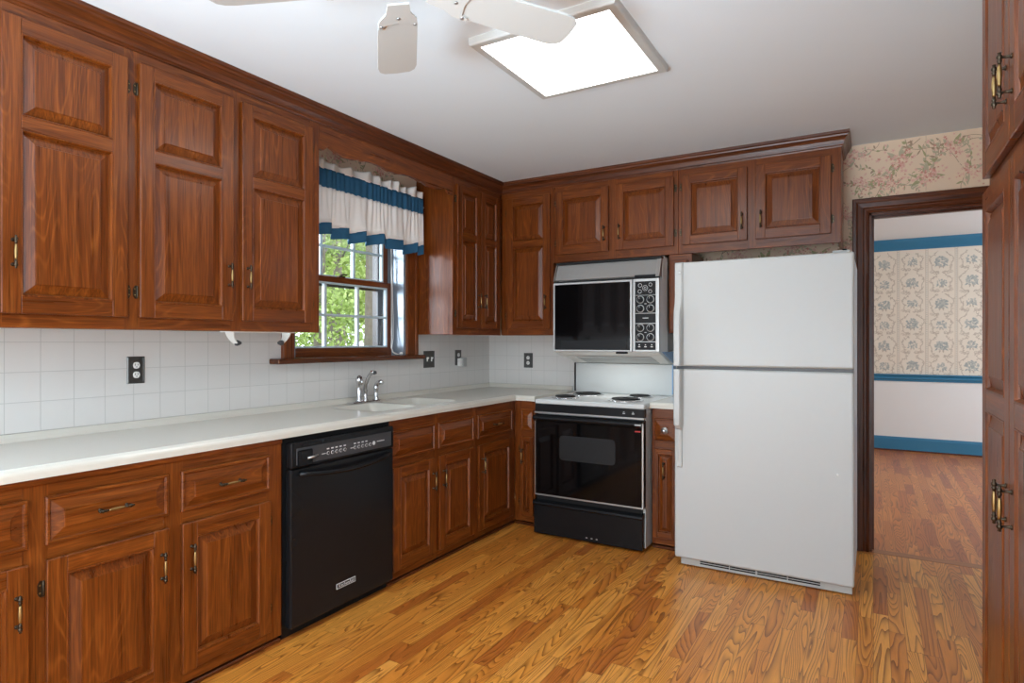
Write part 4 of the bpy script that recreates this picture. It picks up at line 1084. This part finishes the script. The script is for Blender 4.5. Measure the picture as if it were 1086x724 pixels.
# ------------------------------------------------------------------ tall pantry on the right
PF = Face('P', 0.305)
pn = carcass(PF, 'pantry_cabinet', 'tall dark wood pantry cabinet with panelled doors at the right edge', 'cabinet', 1.0, 2.345, 0.03, 2.53, 0.63,
             [(1.0, 1.04), (1.455, 1.50), (1.88, 1.93), (2.305, 2.345)], [(0.03, 0.09, 1.02, 2.32), (1.735, 1.81, 1.02, 2.32), (2.46, 2.53, 1.02, 2.32)])
for (a, b, hs) in ((1.035, 1.46, 1), (1.475, 1.898, -1), (1.904, 2.328, 1)):
    hu = (b - 0.035) if hs < 0 else (a + 0.035)
    door(PF, pn, a, b, 1.797, 2.475, None, (hu, 1.945), (1 if hs > 0 else -1, (1.895, 2.38)), st=0.062)
    door(PF, pn, a, b, 0.08, 1.752, 1.132, (hu, 0.903), (1 if hs > 0 else -1, (0.20, 0.897, 1.64)), st=0.062, mid_w=0.062)
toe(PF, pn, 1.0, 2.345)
cpp = MB(); PF.box(cpp, 1.0, 2.345, -0.01, 0.012, 2.50, ZC - 0.001, WY, 0.003); cpp.build('top_trim', pn)

# ------------------------------------------------------------------ ceiling light and fan
lf = empty('ceiling_light', (-1.07, 2.30, ZC), 'square flat ceiling light with a glowing white diffuser', 'ceiling light')
LX0, LX1, LY0, LY1 = -1.414, -0.786, 2.044, 2.692
fm = MB()
fw_ = 0.036
prL = [(0.0, ZC - 0.001), (0.0, 2.512), (0.003, 2.505), (0.008, 2.503), (fw_, 2.503), (fw_, 2.511), (0.02, ZC - 0.001)]
rings = [[(LX0 + i, LY0 + i, z), (LX1 - i, LY0 + i, z), (LX1 - i, LY1 - i, z), (LX0 + i, LY1 - i, z)] for i, z in prL]
fm.loft(rings, M['fanwhite'], False, False); fm.build('light_frame', lf)
MB().box(LX0 + 0.034, LX1 - 0.034, LY0 + 0.034, LY1 - 0.034, 2.5045, 2.511, M['diffuser']).build('diffuser', lf)

HX, HY, HZ = -1.078, 1.233, 2.25
fn = empty('ceiling_fan', (HX, HY, ZC), 'white five-bladed ceiling fan hanging at the top edge', 'ceiling fan')
MB().lathe((HX, HY, ZC), (0, 0, -1), [(0.075, 0.0), (0.075, 0.02), (0.06, 0.045), (0.03, 0.06)], M['fanwhite'], 28).build('canopy', fn)
MB().lathe((HX, HY, ZC - 0.05), (0, 0, -1), [(0.012, 0), (0.012, 0.13)], M['fanwhite'], 14).build('downrod', fn)
MB().lathe((HX, HY, HZ + 0.13), (0, 0, -1), [(0.03, 0), (0.08, 0.015), (0.105, 0.04), (0.11, 0.08), (0.095, 0.105), (0.06, 0.12), (0.05, 0.130), (0.0, 0.134)], M['fanwhite'], 32).build('motor_housing', fn)
base_ang = math.atan2(0.8607 * 0.54 + 0.509 * (-0.104), -0.509 * 0.54 + 0.8607 * (-0.104))
def fan_blade(ang):
    ca, sa = math.cos(ang), math.sin(ang)
    pit = math.radians(-11)
    def T(r, t, h): # radial, tangential, height with pitch about the radial axis
        tt, hh = t * math.cos(pit) - h * math.sin(pit), t * math.sin(pit) + h * math.cos(pit)
        return (HX + ca * r - sa * tt, HY + sa * r + ca * tt, HZ + hh)
    w = 0.061; r0, r1 = 0.185, 0.545
    out = [(r0, -w * 0.80), (r0 + 0.02, -w * 0.95), (r0 + 0.10, -w), (r1 - 0.05, -w * 1.08), (r1 - 0.02, -w * 0.98), (r1 - 0.004, -w * 0.72), (r1, 0.0), (r1 - 0.004, w * 0.72), (r1 - 0.02, w * 0.98), (r1 - 0.05, w * 1.08), (r0 + 0.10, w), (r0 + 0.02, w * 0.95), (r0, w * 0.80)]
    b = MB(); b.loft([[T(r, t, -0.004) for r, t in out], [T(r, t, 0.004) for r, t in out]], M['fanwhite'])
    bo = b.build('blade', fn)
    ir = MB()
    io = [(0.09, -0.030), (0.14, -0.036), (0.175, -0.055), (0.222, -0.058), (0.222, -0.048), (0.200, -0.040), (0.192, 0.0), (0.200, 0.040), (0.222, 0.048), (0.222, 0.058), (0.175, 0.055), (0.14, 0.036), (0.09, 0.030)]
    ir.loft([[T(r, t, -0.010) for r, t in io], [T(r, t, -0.0042) for r, t in io]], M['fanwhite'])
    for (r, t) in ((0.165, 0.0), (0.205, -0.050), (0.205, 0.050)):
        ir.lathe(T(r, t, -0.010), Vector(T(0, 0, -1)) - Vector(T(0, 0, 0)), [(0.006, 0), (0.005, 0.002), (0.002, 0.003)], M['steel'], 10)
    ir.build('blade_iron', bo)
for i in range(5): fan_blade(base_ang + 2 * PI / 5 * i)

# ------------------------------------------------------------------ curtain valance in the window
cv = empty('curtain_valance', (-2.74, 2.84, 1.90), 'short white curtain valance with blue band and hem hanging at the window', 'curtain')
CY0, CY1 = 2.25, 3.405
def cz(z): return 1.305 + (z - 1.305) * 1.012
def fold(y, amp, fr, ph): return amp * math.sin(fr * y + ph)
def cloth(name, rows, m, nseg=230, seed=0):
    """rows: list of (z, depth amplitude, blend 0 gathered .. 1 pleated)"""
    mb = MB(); rings = []
    for z, amp, bl in rows:
        ring = []
        for i in range(nseg + 1):
            t = i / nseg; y = CY0 + (CY1 - CY0) * t
            g = 0.8 * amp * (math.sin(150 * y + 2.5 * math.sin(17 * y)) * 0.5 + math.sin(83 * y + 3 * math.sin(9 * y)) * 0.5)
            s = (y * 6.3 + 0.16 * math.sin(9 * y + 1.0)) % 1.0                   # lapped pleats at the hem
            saw = (s / 0.82 if s < 0.82 else (1 - s) / 0.18) - 0.5
            p = amp * (1.1 * saw + 0.45 * math.sin(31 * y + 3 * math.sin(5 * y)))
            x = -2.735 + (g * (1 - bl) + p * bl)
            zz = z + bl * 0.012 * math.sin(13 * y + 0.7) * 0.6 + bl * 0.022 * saw
            if t > 0.985:
                x -= (t - 0.985) / 0.015 * 0.07
            ring.append((x, y, zz))
        rings.append(ring)
    mb.loft(rings, m, False, False, smooth=True, closed=False)
    ob = mb.build(name, cv, recalc=False)
    sd = ob.modifiers.new('thickness', 'SOLIDIFY'); sd.thickness = 0.0025
    return ob
hdm = MB(); rings = []
for j in range(5):                                   # ruffled heading above the band
    t = j / 4; ring = []
    for i in range(231):
        y = CY0 + (CY1 - CY0) * i / 230
        a = 0.004 + 0.011 * t
        x = -2.735 + a * (math.sin(61 * y + 2.4 * math.sin(8 * y)) + 0.6 * math.sin(29 * y))
        z = cz(2.292) + t * (0.056 + 0.010 * math.sin(21 * y + 2.2 * math.sin(6 * y)) + 0.004 * math.sin(71 * y))
        if i > 226: x -= (i - 226) / 4 * 0.07
        ring.append((x, y, z))
    rings.append(ring)
hdm.loft(rings, M['cloth'], False, False, smooth=True, closed=False)
ho = hdm.build('ruffled_heading', cv, recalc=False); ho.modifiers.new('thickness', 'SOLIDIFY').thickness = 0.002
cloth('blue_band', [(cz(2.297), 0.004, 0), (cz(2.28), 0.006, 0), (cz(2.24), 0.006, 0), (cz(2.20), 0.006, 0), (cz(2.188), 0.004, 0)], M['bluecloth'])
cloth('white_skirt', [(cz(2.192), 0.005, 0), (cz(2.17), 0.008, 0.05), (cz(2.12), 0.012, 0.3), (cz(2.06), 0.018, 0.7), (cz(2.01), 0.022, 0.9), (cz(1.972), 0.025, 1)], M['cloth'])
cloth('blue_hem', [(cz(1.975), 0.0255, 1), (cz(1.95), 0.026, 1), (cz(1.915), 0.027, 1), (cz(1.908), 0.027, 1)], M['bluecloth'])
rod = MB().tube([(-2.802, 2.262, 2.25), (-2.738, 2.264, 2.25), (-2.752, 2.28, 2.25), (-2.752, 3.385, 2.25), (-2.738, 3.401, 2.25), (-2.802, 3.402, 2.25)], 0.006, M['plastic'])
rod.build('curtain_rod', cv)

# cord hanging in the window, with its tassel on the sill
cdp = [(-2.925, 3.27, 2.10), (-2.922, 3.272, 1.9), (-2.918, 3.268, 1.65), (-2.912, 3.262, 1.45), (-2.905, 3.255, 1.32), (-2.90, 3.245, 1.262), (-2.885, 3.25, 1.232), (-2.868, 3.272, 1.2175), (-2.85, 3.282, 1.2165)]
co = MB().tube(cdp, 0.0028, M['plastic'], 6); co.tube([(a + 0.006, b - 0.008 + 0.02 * math.sin(i * 0.7), c) for i, (a, b, c) in enumerate(cdp[1:])], 0.0025, M['plastic'], 6)
co.lathe((-2.85, 3.275, 1.2205), (0.3, 1, 0), [(0.004, 0), (0.009, 0.006), (0.010, 0.02), (0.006, 0.03)], M['plastic'], 12)
tag(co.build('blind_cord'), 'thin white cord dangling beside the window onto the sill', 'cord')

# ------------------------------------------------------------------ electrical plates and bracket
def plate(F, u0, u1, z0, z1, mat, root):
    mb = MB(); F.nest(mb, u0, u1, z0, z1, [(0, 0.0005), (0, 0.003), (0.004, 0.0065), (0.007, 0.0065), (0.008, 0.0052)], mat, back=True)
    return mb.build('wall_plate', root)
def receptacle(F, u, z, root, faces=(-0.021, 0.021)):
    for dz in faces:
        mb = MB(); ring = lambda d, s: [F.P(u + s * (0.0145 if abs(math.cos(a)) > 0.7 else 0.017) * math.cos(a), d, z + dz + s * 0.0145 * math.sin(a)) for a in [2 * PI * q / 20 for q in range(20)]]
        mb.loft([ring(0.005, 1.0), ring(0.0085, 1.0), ring(0.0092, 0.93)], M['plastic'])
        for du in (-0.006, 0.006): F.box(mb, u + du - 0.0012, u + du + 0.0012, 0.009, 0.0095, z + dz - 0.001, z + dz + 0.007, M['black_matte'])
        F.box(mb, u - 0.002, u + 0.002, 0.009, 0.0095, z + dz - 0.009, z + dz - 0.005, M['black_matte'])
        mb.build('socket', root)
WLf, WBf = Face('L', XW), Face('B', YW)
o1 = empty('outlet', (XW, 1.49, 1.118), 'double outlet in a dark pewter plate on the tile left of the window', 'outlet')
plate(WLf, 1.452, 1.528, 1.118, 1.238, M['pewter'], o1); receptacle(WLf, 1.49, 1.178, o1)
o2 = empty('light_switch', (XW, 3.58, 1.112), 'double toggle switch in a pewter plate beside the window sill', 'switch')
plate(WLf, 3.513, 3.641, 1.112, 1.235, M['pewter'], o2)
for u in (3.552, 3.602):
    mb = MB(); WLf.box(mb, u - 0.006, u + 0.006, 0.005, 0.0075, 1.158, 1.190, M['plastic'])
    mb.loft([[WLf.P(u - 0.004, 0.006, 1.168), WLf.P(u + 0.004, 0.006, 1.168), WLf.P(u + 0.004, 0.006, 1.180), WLf.P(u - 0.004, 0.006, 1.180)], [WLf.P(u - 0.003, 0.020, 1.183), WLf.P(u + 0.003, 0.020, 1.183), WLf.P(u + 0.003, 0.018, 1.190), WLf.P(u - 0.003, 0.018, 1.190)]], M['plastic'])
    mb.build('toggle', o2)
o3 = empty('outlet', (XW, 3.96, 1.105), 'narrow pewter outlet with a plug and grey adapter near the corner', 'outlet')
plate(WLf, 3.905, 3.985, 1.118, 1.238, M['pewter'], o3); receptacle(WLf, 3.945, 1.178, o3, (0.021,))
mb = MB(); WLf.box(mb, 3.928, 3.962, 0.005, 0.034, 1.108, 1.172, M['plastic'], 0.003); mb.build('plug', o3)
mb = MB(); WLf.box(mb, 3.964, 4.012, 0.002, 0.040, 1.106, 1.178, M['enamel_grey'], 0.003); mb.build('adapter', o3)
o4 = empty('outlet', (-2.445, YW, 1.09), 'pewter outlet plate on the back wall tile left of the stove', 'outlet')
plate(WBf, -2.486, -2.404, 1.09, 1.21, M['pewter'], o4); receptacle(WBf, -2.445, 1.15, o4)

# under-cabinet paper towel holder: two curved arms with discs
ph = empty('paper_towel_holder', (-2.60, 1.95, 1.352), 'empty white paper towel holder screwed under the left wall cabinet', 'paper towel holder')
MB().bevbox(-2.64, -2.56, 1.77, 2.14, 1.348, 1.3545, M['plastic'], 0.001, 1).build('mounting_bar', ph)
for y, s in ((1.795, 1), (2.115, -1)):
    arm = MB(); rings = []
    for i in range(9):
        t = i / 8; z = 1.349 - 0.058 * t; yy = y + s * 0.035 * (t ** 2); w = 0.032 * (1 - 0.55 * t)
        rings.append([(-2.60 - w, yy - 0.003, z), (-2.60 + w, yy - 0.003, z), (-2.60 + w, yy + 0.003, z), (-2.60 - w, yy + 0.003, z)])
    arm.loft(rings, M['plastic']); ao = arm.build('arm', ph)
    MB().lathe((-2.595, y + s * 0.033, 1.298), (0, s, 0), [(0.012, -0.006), (0.014, 0.0), (0.013, 0.006), (0.008, 0.02), (0.0, 0.021)], M['charcoal'], 18).build('end_cap', ao)

# ------------------------------------------------------------------ outdoors beyond the window
gd = MB().box(-60, -3.2, -20, 60, -0.75, -0.7, M['ground']); tag(struct(gd, 'ground'), kind='structure')
rt = random.Random(21)
def leaf_cloud(mb, c, rad, n, size):
    for i in range(n):
        while True:
            p = Vector((rt.uniform(-1, 1), rt.uniform(-1, 1), rt.uniform(-1, 1)))
            if p.length < 1: break
        p = Vector((c[0] + p.x * rad[0], c[1] + p.y * rad[1], c[2] + p.z * rad[2]))
        a = Vector((rt.gauss(0, 1), rt.gauss(0, 1), rt.gauss(0, 1))).normalized(); b = a.orthogonal().normalized(); s = size * rt.uniform(0.6, 1.4)
        mb.add([p - a * s, p + b * s * 0.5, p + a * s, p - b * s * 0.5], [(0, 1, 2, 3)], M['leaf'])
def tree(x, y, h, r, crown_n, lean=0.0, cr=1.5, low=0.3):
    root = empty('tree', (x, y, -0.7), 'leafy green tree with a grey trunk growing outside the kitchen window', 'tree', 'trees outside the window')
    t = MB(); pts = [(x + lean * q * h / 8 + 0.05 * math.sin(q * 1.3 + x), y + 0.05 * math.cos(q + y), -0.72 + h * q / 8) for q in range(9)]
    t.tube(pts, [r * (1.15 - 0.07 * q) for q in range(9)], M['bark'], 10)
    for q in range(5):
        z = h * (0.35 + 0.1 * q); a = rt.uniform(0, 6); L = cr * 0.8
        t.tube([(x, y, z), (x + math.cos(a) * L * 0.5, y + math.sin(a) * L * 0.5, z + 0.35), (x + math.cos(a) * L, y + math.sin(a) * L, z + 0.55)], [r * 0.3, r * 0.2, r * 0.08], M['bark'], 6)
    t.build('trunk', root)
    c = MB()
    for q in range(9):
        z = -0.7 + h * (low + (1 - low) * q / 8)
        leaf_cloud(c, (x + rt.uniform(-cr, cr) * 0.6, y + rt.uniform(-cr, cr) * 0.6, z), (cr * 0.75, cr * 0.75, 0.65), crown_n // 9, 0.05 + 0.0012 * abs(x))
    c.build('crown', root, recalc=False)
def shrub(x, y, s, n):
    root = empty('shrub', (x, y, -0.7), 'bright green shrub in the woods outside the kitchen window', 'shrub', 'shrubs outside the window')
    t = MB()
    for q in range(4):
        a = q * 1.6; t.tube([(x, y, -0.72), (x + 0.3 * s * math.cos(a), y + 0.3 * s * math.sin(a), -0.7 + 0.9 * s)], [0.03, 0.012], M['bark'], 6)
    t.build('stems', root)
    c = MB(); leaf_cloud(c, (x, y, -0.7 + 0.75 * s), (0.9 * s, 0.9 * s, 0.75 * s), n, 0.045); c.build('foliage', root, recalc=False)
for a in ((-7.6, 8.0, 9.0, 0.13, 0.5), (-10.7, 9.6, 9.0, 0.11, 0.28), (-13.0, 12.4, 10, 0.13, 0.5), (-14.3, 15.6, 10, 0.16, 0.5), (-17.8, 14.6, 11, 0.16, 0.28), (-19.3, 18.0, 11, 0.18, 0.45), (-19.6, 20.6, 12, 0.19, 0.3)):
    tree(*a[:4], 6300, cr=1.3, low=a[4])
for a in ((-6.6, 6.1, 1.3, 3000), (-9.6, 8.7, 1.2, 3000), (-10.6, 11.9, 1.35, 3000), (-14.9, 12.9, 1.7, 3200)):
    shrub(*a)
far = MB()
for q in range(16):
    leaf_cloud(far, (-33 + 1.35 * q, 17.0 + 1.25 * q, rt.uniform(0.5, 6.5)), (2.6, 2.6, 3.4), 1700, 0.19)
    leaf_cloud(far, (-33 + 1.35 * q, 17.0 + 1.25 * q, 8.5), (2.6, 2.6, 2.4), 700, 0.19)
tag(far.build('treeline', recalc=False), 'pale green woods filling the view beyond the nearer trees', 'trees', kind='stuff')

# tidy: drop the helper property
for o in bpy.data.objects:
    if '_o' in o.keys(): del o['_o']
